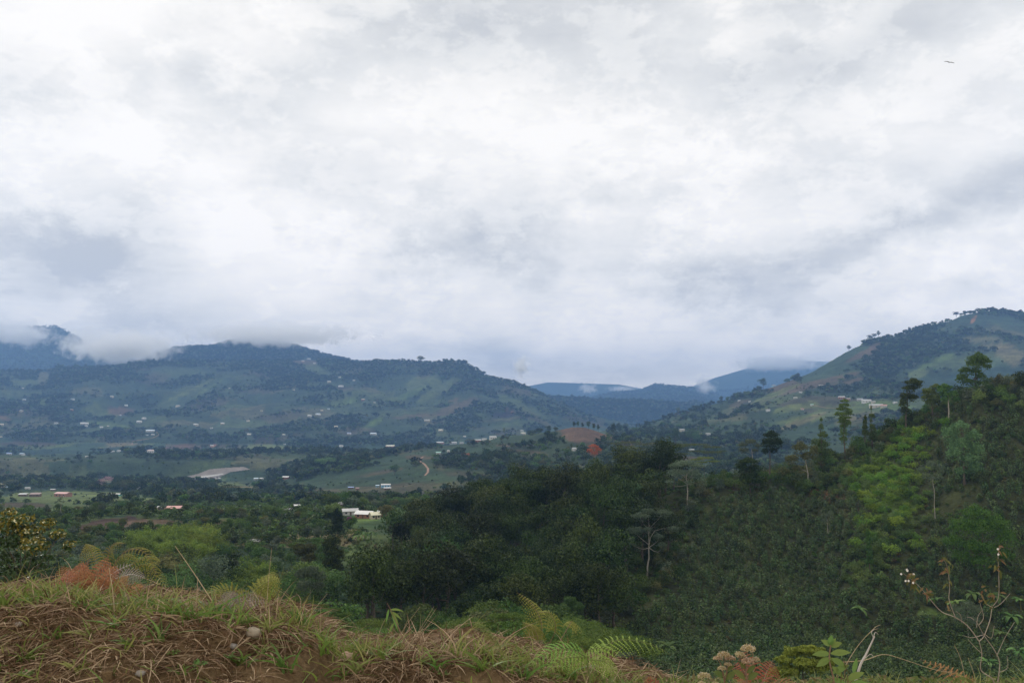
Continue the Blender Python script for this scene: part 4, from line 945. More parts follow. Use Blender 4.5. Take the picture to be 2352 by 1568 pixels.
feature('tall_tree', 'tree with a forked white trunk under an olive crown on the slope crest', (1861, 1124), [(1841,1032,16,15),(1819,1058,16,11),(1854,1052,13,12),(1868,1040,10,14),(1834,1078,13,9)], 'olive', 3000, .36, None, .35, .24, bark='palebark')
feature('conical_tree', 'pointed cone shaped tree on the crest left of the tiered tree', (1887, 1075), [(1886,966,3,7),(1886,983,6,8),(1886,1001,11,9),(1881,1019,15,9),(1892,1024,15,11),(1877,1038,17,11),(1898,1044,16,11),(1887,1058,20,11)], 'mid', 4400, .34, None, .2)
feature('tiered_tree', 'tall tiered conifer like tree rising from the middle of the crest', (1941, 1040), [(1939,922,9,5),(1940,931,12,4),(1939,940,16,4),(1938,951,21,4),(1941,960,13,4),(1942,969,15,5),(1939,981,8,8),(1940,997,9,11),(1940,1012,9,9),(1931,935,6,6),(1949,947,8,6),(1932,962,8,6),(1947,975,8,7)], 'mid', 3600, .34, None, .3, .22)
feature('column_tree', 'narrow dark column tree just right of the tiered tree', (1987, 1016), [(1987,960,3,6),(1988,971,5,7),(1987,983,6,8),(1987,996,7,8)], 'mid', 1300, .32, None, .2)
feature('column_tree', 'thin spire topped tree beside the narrow dark column tree', (2003, 1018), [(2001,940,1.2,9),(2003,956,7,5),(2000,967,3,5),(2002,985,7,9),(2004,1000,8,9)], 'mid', 1400, .32, None, .2)
feature('broadleaf_tree', 'round headed dark tree with a clear trunk at the left end of the crest', (1767, 1064), [(1775,1002,15,10),(1761,1018,15,10),(1784,1018,13,11),(1757,1036,8,5),(1774,1034,9,5)], 'dark', 3000, .38, 300, .4, .26)
feature('broadleaf_tree', 'thin leaved greyish tree beside the round headed dark tree', (1732, 1060), [(1704,1023,10,7),(1722,1015,13,6),(1742,1025,9,6),(1712,1035,12,5),(1735,1036,8,5)], 'grey', 1300, .34, 305, .35, .2, bark='palebark', fill=.3)
feature('broadleaf_tree', 'dense dark brownish tree overhanging the top of the coffee slope', (1724, 1134), [(1716,1061,21,9),(1702,1075,14,11),(1732,1081,17,12),(1722,1099,20,13),(1738,1105,13,13)], 'dark', 4000, .38)
feature('umbrella_tree', 'wide flat topped umbrella tree behind the wood, white roofs under it', (1583, 1060), [(1555,1024,20,3),(1575,1022,24,3),(1603,1021,28,3),(1635,1027,24,3),(1531,1041,17,2.2),(1565,1042,20,2.4),(1600,1036,20,2.5),(1633,1039,28,3.4),(1660,1036,12,2)], 'flatolive', 5000, .42, 430, .25, .3, asp=2.4, fill=.3, out=.3, flat=.7, split=1.0)
feature('umbrella_tree', 'greyish flat umbrella tree right of the red flowering tree', (1450, 1056), [(1416,1019,20,2.6),(1450,1017,28,3.6),(1480,1021,24,3),(1440,1027,24,3.4),(1500,1018,16,2.2),(1470,1030,18,2.5)], 'flatolive', 3600, .5, 600, .25, .32, asp=2.4, fill=.3, out=.3, flat=.7, split=1.0)
feature('umbrella_tree', 'small yellow green umbrella tree at the right end of the wood', (1617, 1098), [(1601,1056,15,2.6),(1621,1052,20,3.4),(1637,1059,13,2.6),(1612,1062,14,2.4)], 'albizia', 2200, .36, 350, .25, .2, asp=2.4, fill=.3, out=.3, flat=.7, split=1.0)
feature('flowering_tree', 'orange red flowering tree in the valley behind the dark wood', (1367, 1066), [(1364,1026,11,5),(1355,1035,8,5),(1374,1034,9,6),(1365,1042,9,5)], 'red', 1900, .55, 820, .4, .2, bark='palebark', fill=.3)
feature('flowering_tree', 'small red flowering tree below the village on the middle spur', (1071, 1052), [(1066,1043,5,3),(1075,1044,5,3)], 'red', 260, .8, None, .4, .2)
feature('flowering_tree', 'rust coloured tree in front of the row of spur houses', (1080, 1026), [(1076,1012,6,4),(1084,1014,6,4),(1080,1018,7,3)], 'brownleaf', 300, .8, None, .3, .2)
feature('flowering_tree', 'pink blossoming tree in the valley left of the dry river', (240, 1124), [(246,1099,11,4.5),(236,1104,9,4.5),(252,1103,7,4),(231,1112,6,2.5)], 'pink', 900, .55, None, .4, .22, fill=.3)
feature('broadleaf_tree', 'round dark tree beside the green netted house', (295, 1156), [(288,1136,10,8),(303,1138,10,9),(295,1144,12,8)], 'dark', 1700, .5)
feature('broadleaf_tree', 'olive domed tree behind the green netted house', (290, 1130), [(280,1110,12,6),(297,1108,14,7),(305,1116,10,6),(285,1118,12,6)], 'olive', 1600, .55)
feature('broadleaf_tree', 'big dark spreading tree at the near edge of the river flats', (527, 1150), [(505,1128,13,8),(522,1121,16,8),(541,1127,15,9),(554,1136,9,7),(515,1137,14,7),(535,1139,13,6)], 'dark', 3000, .5)
feature('bare_tree', 'tall pale twin trunked leafless tree on the left pasture', (139, 1194), [(136,1150,4,6),(141,1146,4,6),(145,1154,3,5)], 'grey', 90, .4, None, .75, .22, bark='palebark', fill=.4, forks=4)
feature('conical_tree', 'small dark pointed tree standing by the dry river', (499, 1112), [(499,1098,2.5,4),(499,1104,5,4),(499,1108,6,3)], 'dark', 500, .6, None, .2)
feature('conical_tree', 'dark pointed tree directly left of the large farmhouse', (776, 1242), [(774,1177,7,8),(773,1188,11,9),(775,1200,13,10),(776,1212,13,9)], 'dark', 3200, .42)
feature('broadleaf_tree', 'round dark tree behind the left wing of the farmhouse', (760, 1196), [(755,1176,10,7),(767,1173,10,7),(762,1182,12,6)], 'dark', 1700, .45)
feature('broadleaf_tree', 'small round dark tree rising behind the farmhouse roofs', (833, 1184), [(832,1172,7,7),(834,1177,7,5)], 'dark', 800, .45)
feature('broadleaf_tree', 'low dark tree behind the right farmhouse roof', (855, 1184), [(852,1174,6,5),(858,1176,7,4)], 'dark', 700, .45)
feature('broadleaf_tree', 'olive tree overhanging the right end of the farmhouse', (888, 1202), [(876,1170,9,6),(889,1168,11,7),(899,1174,9,7),(884,1178,11,6)], 'olive', 1900, .42)
feature('flowering_shrub', 'purple flowering creeper bush in front of the farmhouse', (797, 1206), [(793,1195,7,4),(802,1192,6,4)], 'purple', 700, .4, None, .2, .08, cat='shrub')
feature('broadleaf_tree', 'green rounded bush tree beside the purple flowering creeper', (808, 1212), [(806,1199,9,6),(813,1196,7,7),(800,1203,9,5)], 'mid', 1500, .42)
feature('broadleaf_tree', 'tall dark vine hung tree left of the open grass slope', (770, 1345), [(752,1252,13,12),(768,1246,13,12),(762,1272,18,14),(778,1280,12,16),(758,1298,18,14),(776,1310,14,14)], 'dark', 5200, .34, 250)
feature('broadleaf_tree', 'olive topped rounded tree in the valley woodland below the farmhouse', (700, 1345), [(690,1258,16,9),(708,1262,15,9),(695,1275,19,11),(712,1282,13,10)], 'olive', 4000, .32, 245)
feature('broadleaf_tree', 'pale grey stemmed sparse tree cluster above the near umbrella trees', (712, 1395), [(690,1325,16,14),(715,1318,16,14),(735,1330,13,14),(702,1345,18,12),(726,1350,15,10)], 'grey', 2600, .26, 165, .35, .1, bark='palebark', fill=.3, forks=10)
feature('bare_tree', 'leafless pale twiggy tree inside the dark wood', (1095, 1262), [(1075,1222,11,10),(1092,1214,12,12),(1110,1222,12,12),(1098,1235,16,9)], 'grey', 120, .3, 262, .3, .12, bark='palebark', forks=12)
feature('creeper_column', 'dead trunk smothered in dark creeper on the right slope', (1998, 1320), [(1994,1226,4,8),(1995,1242,5,9),(1996,1258,6,9),(1997,1274,7,9),(1998,1292,9,10)], 'mid', 2200, .26, None, .1, .15, cat='tree')
feature('bare_tree', 'group of thin bare pale trunks on the right slope under the blue green tree', (2148, 1190), [(2118,1080,13,10),(2140,1070,14,12),(2160,1078,12,12),(2133,1098,14,10),(2155,1100,12,9)], 'grey', 1300, .26, None, .3, .12, bark='palebark', fill=.4, forks=9)
feature('bare_tree', 'small pale forked tree halfway up the coffee slope', (1902, 1232), [(1893,1185,9,7),(1906,1182,9,8),(1898,1197,9,6)], 'grey', 420, .24, None, .3, .10, bark='palebark', fill=.4)
feature('broadleaf_tree', 'yellow flecked leafy tree at the front of the dark wood', (1395, 1300), [(1385,1156,15,12),(1402,1150,14,12),(1378,1178,17,14),(1398,1180,16,15),(1388,1203,19,14)], 'olive', 4600, .32, 262)
feature('broadleaf_tree', 'pale green leaning crown in the gap left of the slender pale tree', (1440, 1230), [(1420,1122,14,8),(1440,1116,16,9),(1462,1120,13,8),(1430,1136,16,9)], 'bluegreen', 3000, .34, 275)
feature('broadleaf_tree', 'light green low tree at the foot of the dark wood', (1310, 1450), [(1293,1398,15,10),(1310,1386,16,11),(1328,1396,14,11),(1300,1415,18,11),(1322,1420,15,10)], 'light', 4200, .26, 185)
feature('broadleaf_tree', 'bright yellow green rounded tree at the bottom, left of the leafy weed', (1850, 1600), [(1797,1514,17,9),(1824,1500,20,9),(1852,1492,22,9),(1882,1502,20,10),(1840,1518,26,12),(1872,1530,24,12),(1805,1538,24,12),(1780,1548,18,10),(1900,1520,16,10)], 'bamboo', 8000, .17, 78, .2)
feature('broadleaf_tree', 'olive low domed tree under the big green fern', (1440, 1600), [(1405,1530,22,10),(1440,1512,24,10),(1468,1526,20,12),(1420,1550,28,12),(1460,1552,22,12)], 'grey', 7000, .17, 85, .2)
# near umbrella trees below the bank
for (lab, bu, y_, cl_) in [
  ('feathery umbrella tree nearest the bank, right of the grass stalk fan', 1170, 112, [(1115,1432,22,5),(1145,1420,26,6),(1180,1416,26,6),(1212,1426,22,5),(1130,1446,24,5),(1170,1438,28,6),(1215,1446,20,5),(1150,1462,26,5),(1195,1462,24,5)]),
  ('broad umbrella tree with a lime green top at the foot of the ravine', 1060, 128, [(1010,1452,20,5),(1040,1440,24,5),(1075,1444,22,5),(1025,1466,24,6),(1065,1468,24,6)]),
  ('spreading umbrella tree behind the brown fern fronds', 700, 128, [(640,1385,22,4),(672,1378,24,4),(705,1384,24,4),(735,1392,20,4),(655,1398,24,5),(695,1402,26,5),(735,1408,20,5),(760,1420,16,5),(715,1420,24,5)]),
  ('dark feathery umbrella tree right of the spreading umbrella tree', 790, 140, [(765,1402,16,4),(790,1412,20,5),(770,1428,18,5),(800,1438,16,6),(780,1450,18,6)]),
  ('low feathery umbrella tree left of the brown fern fronds', 480, 120, [(430,1392,22,4),(462,1385,24,4),(495,1392,22,5),(440,1408,24,5),(480,1410,26,5)])]:
    feature('umbrella_tree', lab, (bu, 1560), cl_, 'albizia', 6500, .22, y_, .3, .14, asp=2.6, fill=.3, out=.35, flat=.6, split=1.0, forks=9)

# small far trees that stand out one by one
def small(items, group):
    for (k, u, v, w_, h_, lab) in items:
        P = hit(u, v, 330); sc = P.y / F; pr = TK[k][int(u) % len(TK[k])]; H_ = {'dark': 16, 'mid': 12, 'grey': 12, 'olive': 10, 'light': 10}[k]; W_ = {'dark': 10, 'mid': 10, 'grey': 9, 'olive': 8, 'light': 9}[k]
        tree_thing('far_tree', pr, tuple(P), (w_ * sc / W_, w_ * sc / W_, h_ * sc / H_), u * .37, lab, 'tree', group)
small([('dark',1319,987,9,20,'first of the lollipop trees on the brown knoll, counted from the left'),('dark',1327,986,7,20,'thin second lollipop tree on the brown knoll'),('dark',1338,986,8,17,'small third lollipop tree on the brown knoll'),('dark',1352,988,12,24,'largest lollipop tree on the top of the brown knoll'),
  ('dark',1364,991,9,22,'tree right of the largest lollipop tree on the knoll'),('dark',1374,993,9,20,'last lollipop tree at the right end of the knoll')], 'lollipop trees on the brown knoll')
small([('dark',1261,994,14,17,'left one of the round tree pair left of the brown knoll'),('dark',1276,994,14,16,'right one of the round tree pair left of the brown knoll'),('dark',1409,1005,14,34,'dense upright tree in the gap right of the knoll'),('dark',1424,1000,14,26,'second tree of the row in the valley gap'),('dark',1438,1001,12,25,'third tree of the row in the valley gap'),('dark',1450,1004,11,20,'last tree of the row in the valley gap'),
  ('dark',1484,985,14,22,'tree at the foot of the right hill spur'),('dark',1492,984,10,19,'thin tree at the foot of the right hill spur'),('dark',1525,972,14,20,'dark tree low on the right hill skyline'),('grey',1557,954,15,24,'open crowned tree on the right hill skyline'),
  ('dark',1718,901,8,17,'smallest skyline tree left of the blue walled house'),('dark',1736,897,10,20,'middle skyline tree left of the blue walled house'),('dark',1753,895,19,27,'largest dense skyline tree left of the blue walled house'),('mid',1808,883,16,16,'leafy tree right of the blue walled house'),
  ('dark',1551,1025,24,42,'tall dark tree with ragged side behind the flat umbrella tree'),('mid',1586,1022,30,42,'broad tall tree behind the flat umbrella tree'),('mid',1602,1022,24,34,'shorter crown touching the broad tall tree'),('dark',1617,1020,22,24,'round tree right of the broad tall tree'),('dark',1637,1028,18,18,'low round tree at the right of that tall row')], 'valley trees before the right hill')
small([('dark',955,1025,17,20,'left tree of the dark pair on the middle spur'),('dark',981,1024,24,22,'right wider tree of the dark pair on the middle spur'),('dark',1034,1022,9,10,'small tree between the spur houses'),('grey',1158,1003,8,20,'thin palm like tree on the spur top'),('mid',906,1090,26,24,'pale leafy tree below the spur village'),('light',745,1075,60,24,'light green bamboo like clump on the left spur end'),
  ('dark',725,1052,34,22,'dark tree mass on the left spur end'),('mid',344,1126,14,20,'palm like dark tree right of the olive domed tree'),('dark',321,1112,14,16,'pointed dark tree in the river flats'),('olive',22,1120,40,20,'flat olive tree behind the yellow building'),('dark',40,1130,22,18,'dark tree right of the yellow building')], 'valley trees')
small([('dark',2122,760,17,18,'lone spreading tree on the right hill skyline'),('dark',2018,776,11,18,'upright tree at the top of the brown field'),('dark',2008,778,14,14,'rounded tree at the top of the brown field'),('dark',1998,782,16,14,'dark tree leading the skyline thicket'),('dark',1855,858,8,10,'tiny lone tree on the bare right hill skyline'),('grey',1841,863,8,9,'tiny pale tree on the bare right hill skyline'),('dark',1950,806,14,14,'ragged tree below the skyline thicket'),('dark',2196,728,18,14,'dark round tree near the right summit'),('dark',2148,749,9,9,'small bush tree below the summit'),
  ('dark',966,832,24,16,'flat crowned tree on the left hill skyline'),('dark',1070,840,14,14,'rounded tree at the right end of the left hill top'),('dark',1165,882,16,13,'round tree on the falling left hill skyline')], 'skyline trees on the hills')

# bananas
BAN = [banana(500 + i, 4) for i in range(3)]
for (u, v, hpx, lab) in [(1535,1512,52,'banana plant with drooping dead leaves right of the big green fern'),(1338,1462,38,'banana plant at the dark foot of the wood'),(1976,1418,36,'lone bright banana plant on the coffee slope'),(2150,1395,34,'banana plant left of the grey twiggy bush'),(2195,1405,40,'banana plant in the clump under the bright green domed tree'),(2235,1385,42,'broad leaved banana plant behind the flowering twigs'),(2290,1390,44,'banana plant right of the tallest flowering twig'),(2325,1440,48,'banana plant at the right picture edge, halfway down'),(2345,1400,40,'banana plant cut by the right picture edge'),(2300,1480,46,'banana plant behind the forked bare twigs'),(2340,1520,50,'lowest banana plant at the right picture edge'),(2215,1450,34,'banana plant inside the twig fork'),(2270,1545,44,'banana plant at the base of the bare shrub'),
   (823,1248,32,'banana plant with pale stem above the open grass slope'),(838,1240,30,'ragged banana plant beside the pale stemmed one'),(852,1238,28,'third banana plant above the open grass slope'),(930,1196,24,'banana plant right of the farmhouse'),(955,1200,22,'banana plant between farmhouse and dark wood'),(915,1178,20,'banana plant behind the farmhouse yard'),(700,1290,24,'banana plant in the woodland clearing'),(648,1262,22,'small banana plant by the tin roof shed')]:
    P = hit(u, v, 60); sc = hpx * P.y / F / 4.0; tree_thing('banana_plant', BAN[int(u) % 3], tuple(P), (sc, sc, sc), u * .7, lab, 'banana plant', 'banana plants on the slopes')
# grey twiggy bush on the lower right slope
feature('shrub', 'pale grey twiggy bush behind the bare flowering twigs', (2225, 1478), [(2195,1402,17,12),(2225,1396,18,13),(2250,1405,14,12),(2210,1425,20,12),(2238,1430,17,12)], 'grey', 3200, .14, None, .2, .08, bark='palebark', cat='shrub')
# broad leaved weeds at the foot of the slope
big = G(); 
for i, (u, v, n_) in enumerate([(1408,1440,5),(1425,1452,6),(1440,1470,6),(1450,1455,5),(1495,1445,5),(1410,1460,5),(1470,1412,4),(1545,1330,5)]):
    P = hit(u, v, 60); g = G(); rg_ = np.random.default_rng(600 + i); k = P.y / F; n = n_ * 6
    pos = rg_.normal(size=(n, 3)) * [9 * k, 9 * k, 6 * k] + [0, 0, 8 * k]; g.add(*cards(pos, rg_.normal(size=(n, 3)) * .5 + [0, -.5, .9], np.full(n, 5.5 * k), 1.2, rg_)); 
    for j in range(4): limb(g, (0, 0, -.1), pos[j], .03, .01, rg_, m=1, sides=4)
    tag(link('broad_leaved_weed', g.mesh('broad_leaved_weed', [M['light'], M['olive']]), loc=P), 'bright broad leaved weed at the foot of the coffee slope' , 'weed', 'bright broad leaved weeds at the foot of the coffee slope')

# ------------------------------------------------------------------ sheets laid on the ground: river, gravel, tracks
def sheet(name, poly, mat, lift, step=1.5, kind='structure', ymin=300):
    poly = np.array(poly, float); us = np.arange(poly[:, 0].min() - step, poly[:, 0].max() + step * 1.5, step); vs = np.arange(poly[:, 1].min() - step * .6, poly[:, 1].max() + step, step * .6)
    UU, VV = np.meshgrid(us, vs, indexing='ij'); P_ = np.array([hit(a, b, ymin) for a, b in zip(UU.ravel(), VV.ravel())]); P_[:, 2] = tz(P_[:, 0], P_[:, 1]) + lift
    ii = np.arange(UU.size).reshape(UU.shape); q = np.stack([ii[:-1, :-1], ii[1:, :-1], ii[1:, 1:], ii[:-1, 1:]], -1).reshape(-1, 4)
    cu = UU.ravel()[q].mean(1); cv = VV.ravel()[q].mean(1); d_ = P_[q][:, :, 1].max(1) - P_[q][:, :, 1].min(1); q = q[inpoly(cu, cv, poly) & (d_ < 140)]
    if len(q): tag(link(name, mesh_np(name, P_, q, [mat], smooth=True)), kind=kind)
def track(name, pts, wpx, mat, lift=.35, ymin=300):
    pts = np.array(pts, float); t = np.linspace(0, len(pts) - 1, len(pts) * 8); u = np.interp(t, np.arange(len(pts)), pts[:, 0]); v = np.interp(t, np.arange(len(pts)), pts[:, 1]); Lf, Rt = [], []
    Pc = np.array([hit(a, b, ymin) for a, b in zip(u, v)]); k = Pc[:, 1] / F * wpx / 2; d_ = unit(np.gradient(Pc[:, :2], axis=0)); nn = np.stack([-d_[:, 1], d_[:, 0]], 1)
    a = Pc.copy(); b = Pc.copy(); a[:, :2] += nn * k[:, None]; b[:, :2] -= nn * k[:, None]
    for q in (a, b): q[:, 2] = tz(q[:, 0], q[:, 1]) + lift
    n = len(a); i = np.arange(n - 1); tag(link(name, mesh_np(name, np.concatenate([a, b]), np.stack([i, i + 1, i + 1 + n, i + n], 1), [mat], smooth=True)), kind='structure')
gravel = noisy('river_gravel', (.12, .105, .09), (.27, .24, .21), .03, detail=8); dirt = noisy('red_dirt', (.21, .13, .085), (.31, .20, .135), .15)
wat, T, b = material('river_water', (.20, .20, .19), .45, .3)
sheet('river_bank', RIVER, gravel, .5)
sheet('river', [(420,1104),(440,1098),(470,1093),(512,1088),(514,1090),(480,1096),(450,1101),(430,1105)], wat, .9)
sheet('river', [(440,1106),(470,1101),(505,1097),(508,1099),(475,1104),(455,1107)], wat, .9)
track('dirt_track', [(972,1048.5),(961,1057),(975,1066),(983,1076),(983,1084),(976,1092)], 5, dirt)
track('dirt_track', [(1150,1047),(1154,1052),(1159,1057)], 3, dirt)
track('dirt_track', [(359.7,992),(365,999),(349,1006),(305,1013),(303,1021)], 2.2, dirt)
track('dirt_track', [(800,1120),(850,1118),(920,1117),(940,1116)], 1.6, dirt)
track('dirt_track', [(1865,930),(1900,937),(1950,936)], 1.5, dirt)
track('dirt_track', [(574,1126),(620,1124),(700,1127),(760,1126)], 1.2, dirt)

# ------------------------------------------------------------------ houses
def tin(name, c, r=.45): return noisy(name, tuple(k * .82 for k in c), c, .5, rough=r, spec=.4)
RC = dict(white=tin('roof_white', (.50, .50, .485)), grey=tin('roof_grey', (.42, .43, .44)), dark=tin('roof_dark', (.13, .12, .12)), blue=tin('roof_blue', (.16, .28, .60)), pblue=tin('roof_pale_blue', (.45, .60, .72)),
          red=tin('roof_red', (.52, .22, .18)), pink=tin('roof_pink', (.62, .34, .31)), brown=tin('roof_brown', (.24, .14, .11)), tan=tin('roof_tan', (.55, .47, .36)), cream=tin('roof_cream', (.74, .70, .50)), green=tin('roof_green', (.25, .52, .42)))
WC = dict(white=M['wall_white'], brick=noisy('wall_brick', (.30, .15, .10), (.42, .24, .17), 1.5), cream=noisy('wall_cream', (.52, .46, .34), (.62, .56, .42), 1), teal=noisy('wall_teal', (.16, .50, .45), (.24, .62, .56), 1), blue=noisy('wall_blue', (.25, .48, .65), (.32, .58, .75), 1), wood=noisy('wall_board', (.16, .11, .08), (.24, .17, .12), 1))
glass = material('window_glass', (.03, .035, .04), .15, .5)[0]; doorm = noisy('door_paint', (.12, .09, .07), (.18, .13, .10), 2)
def boxg(g, x0, x1, y0, y1, z0, z1, m=0):
    v = [(x, y, z) for x in (x0, x1) for y in (y0, y1) for z in (z0, z1)]; g.add(v, [(0,1,3,2),(4,6,7,5),(0,4,5,1),(2,3,7,6),(0,2,6,4),(1,5,7,3)], m)
def house(u, v, wpx, roof, wall, label, ratio=.62, hw=2.6, rot=None, pitch=.20, group='farm houses scattered over the valley and hills', name='farm_house', shed=False, y=None, over=.5):
    P = hit(u, v + 1.0, 330 if y is None else y - 30); k = P.y / F; w = max(wpx * .84 * k, 4.0); d_ = max(w * ratio, 3.5); d_ = min(d_, 11); s_ = min(max(w / 10, .8), 1.5); hw = hw * s_ * (1.25 if v < 1110 else 1)
    e = link(name, None, loc=(P.x, P.y, P.z)); e.rotation_euler = (0, 0, (rot if rot is not None else (math.sin(u * 12.9) * .35))); tag(e, label, 'house', group)
    g = G(); boxg(g, -w/2, w/2, -d_/2, d_/2, -2.5, hw); 
    rh = d_ / 2 * pitch * 2
    if not shed: g.add([(-w/2, -d_/2, hw), (-w/2, d_/2, hw), (-w/2, 0, hw + rh), (w/2, -d_/2, hw), (w/2, d_/2, hw), (w/2, 0, hw + rh)], [(0, 1, 2), (3, 5, 4)])
    link('wall', g.mesh('wall', [WC[wall]]), e); g = G(); o_ = over; t_ = .12; W2 = w / 2 + o_; D2 = d_ / 2 + o_
    if shed: prof = [(-D2, hw + .05), (D2, hw + .05 + 2 * D2 * pitch)]
    else: prof = [(-D2, hw + .05 - o_ * pitch * 2), (0, hw + rh + .06), (D2, hw + .05 - o_ * pitch * 2)]
    n = len(prof); vv = [(x, p, z + dz_) for x in (-W2, W2) for dz_ in (0, t_) for (p, z) in prof]; f = []
    for i in range(n - 1): f += [(i, i + 1, 2 * n + i + 1, 2 * n + i), (n + i, 3 * n + i, 3 * n + i + 1, n + i + 1), (i, n + i, n + i + 1, i + 1), (2*n + i, 2*n + i + 1, 3*n + i + 1, 3*n + i)]
    f += [(0, 2 * n, 3 * n, n), (n - 1, 2 * n - 1, 4 * n - 1, 3 * n - 1)]
    g.add(vv, f); link('roof', g.mesh('roof', [RC[roof]]), e)
    g = G(); boxg(g, -.5 * s_, .5 * s_, -d_/2 - .06, -d_/2 - .003, 0, 2.0 * s_); link('door', g.mesh('door', [doorm]), e)
    for sx in (-.3, .3):
        g = G(); boxg(g, sx * w - .6 * s_, sx * w + .6 * s_, -d_/2 - .05, -d_/2 - .003, .95 * s_, 1.9 * s_); link('window', g.mesh('window', [glass]), e)
    return e
for ln in HOUSES.split('\n'):
    a = ln.split(' ', 5); u, v, w_ = float(a[0]), float(a[1]), float(a[2])
    house(u, v, w_, a[3], a[4], a[5], shed=(v > 1130 and w_ > 18), pitch=.16 if v > 1100 else .2, rot=.1 if v > 1100 else None)
# nearer houses with their own looks
e = house(4, 1118, 16, 'cream', 'cream', 'yellow cream two storey building cut by the left picture edge', hw=5.0, rot=.1, ratio=.8)
e = house(145, 1139, 38, 'pink', 'brick', 'pink roofed brick house with an open porch on the left pasture', hw=2.6, rot=-.25, pitch=.14)
k = e.location.y / F
for i in range(4):
    g = G(); w = 38 * k; xx = w * (.12 + i * .12); tube(g, [(xx, -7.6, -1.2), (xx, -7.6, 2.3)], [.12, .12], 0, 6); link('porch_post', g.mesh('porch_post', [M['wall_white']]), e)
e = house(255, 1137, 15, 'white', 'teal', 'white roofed house hung with turquoise netting', rot=.05, ratio=.7)
house(272, 1137, 14, 'white', 'teal', 'smaller white roof joined to the turquoise netted house', rot=-.1, ratio=.7)
house(804, 1181, 40, 'white', 'white', 'left wing of the large farmhouse under a pale grey hipped roof', rot=.35, ratio=.5, pitch=.26, y=330)
house(838, 1188, 46, 'white', 'brick', 'main wing of the large farmhouse with white roof over red walls', rot=-.3, ratio=.55, pitch=.26, y=330)
house(861, 1190, 24, 'cream', 'cream', 'front wing of the large farmhouse under a pale yellow roof', rot=.5, ratio=.8, pitch=.28, y=330)
house(879, 1185, 20, 'grey', 'wood', 'low open shed at the right end of the large farmhouse', rot=-.1, ratio=.6, y=330)
# ------------------------------------------------------------------ the earth bank in front of the camera
SKYL = np.array([(-400,1385),(0,1378),(60,1386),(110,1380),(180,1376),(260,1384),(320,1394),(400,1404),(470,1408),(560,1414),(640,1420),(700,1438),(745,1470),(790,1505),(850,1514),(950,1508),(1050,1512),(1150,1524),(1250,1540),(1350,1560),(1450,1596),(1600,1660),(2000,1720),(2352,1740),(2800,1760)], float)
YC = 5.35
def bank_z(x, y):
    x = np.asarray(x, float); y = np.asarray(y, float)
    u = 1176 + F * x / y * 1.0; zc = v2z(np.interp(u, SKYL[:, 0], SKYL[:, 1]), YC) + .02 * fbm(x * 2.3, x * 0, 3, 12)
    yc = YC + .25 * fbm(x * .8, x * 0 + 3, 3, 14) - .15
    d_ = yc - y                                      # in front of the crest
    f = np.where(d_ > 0, -.62 * np.clip(d_ - .10, 0, 9) ** 1.05 - .10 * np.clip(d_, 0, .25), -.10 * np.clip(-d_, 0, 9) ** 1.2 - .55 * np.clip(-d_ - 1.2, 0, 9) ** 1.2)
    n = .085 * fbm(x * 1.9, y * 2.6, 4, 15) + .045 * fbm(x * 6, y * 8, 4, 16) + .012 * fbm(x * 25, y * 25, 3, 17)
    mound = .035 * np.exp(-((x + 2.75) / .55) ** 2) * np.exp(-((y - 6.2) / .5) ** 2)
    return zc + f + n * np.clip(1.2 - np.abs(d_) * .1, .3, 1) + mound
NX, NYB = 620, 260
bx = np.linspace(-5.2, 5.2, NX); by = 3.2 + 6.2 * np.linspace(0, 1, NYB) ** 1.15; BX, BY = np.meshgrid(bx, by, indexing='ij'); BZ = bank_z(BX, BY)
ov = -.035 * np.clip(fbm(BX * 5, BZ * 9, 3, 18), 0, 1)
ii = np.arange(NX * NYB).reshape(NX, NYB); qq = np.stack([ii[:-1, :-1], ii[1:, :-1], ii[1:, 1:], ii[:-1, 1:]], -1).reshape(-1, 4)
mb, T, b = material('bank_soil', rough=.95, spec=.1); tcb = T.new('ShaderNodeTexCoord')
na_ = T.new('ShaderNodeTexNoise', {'Vector': tcb.outputs['Object'], 'Scale': 1.6, 'Detail': 8.0, 'Roughness': .65}); nb_ = T.new('ShaderNodeTexNoise', {'Vector': tcb.outputs['Object'], 'Scale': 22.0, 'Detail': 8.0, 'Roughness': .7})
cc = T.mix(T.math('MULTIPLY', nb_.outputs[0], 1.0), T.ramp(na_.outputs[0], [(.32, (.04, .029, .018)), (.46, (.10, .068, .036)), (.60, (.20, .135, .070)), (.72, (.07, .046, .026))]), T.ramp(nb_.outputs[0], [(.3, (.05, .032, .02)), (.55, (.19, .125, .065)), (.75, (.34, .24, .14))]))
T.put(b.inputs['Base Color'], cc); T.put(b.inputs['Normal'], T.new('ShaderNodeBump', {'Height': nb_.outputs[0], 'Strength': 1.0, 'Distance': .03}))
tag(link('earth_bank', mesh_np('earth_bank', np.stack([BX, BY, BZ], -1).reshape(-1, 3), qq, [mb], smooth=True)), kind='structure')
def bank_hit(u, v, far=9.0):
    s = float(uv2s(u, v)); e = float(v2z(v, 1.0)); ya = np.linspace(3.3, far, 400); d_ = bank_z(s * ya, ya) - e * ya; k = np.nonzero(d_ > 0)[0]
    if not len(k): return None
    y = ya[k[0]]; return Vector((s * y, y, float(bank_z(s * y, y))))
rf = np.random.default_rng(99)
M['grass'] = leaf_mat('grass_green', (.080, .145, .028), (.155, .235, .050), trans=.4, rough=.4, spec=.4, inst=.1)
M['grass2'] = leaf_mat('grass_yellow_green', (.16, .19, .055), (.26, .27, .10), trans=.35, inst=.1)
M['straw'] = leaf_mat('straw', (.19, .145, .078), (.43, .34, .21), trans=.2, inst=.1)
M['straw_brown'] = leaf_mat('straw_brown', (.075, .048, .026), (.20, .135, .070), trans=.1, inst=.1)
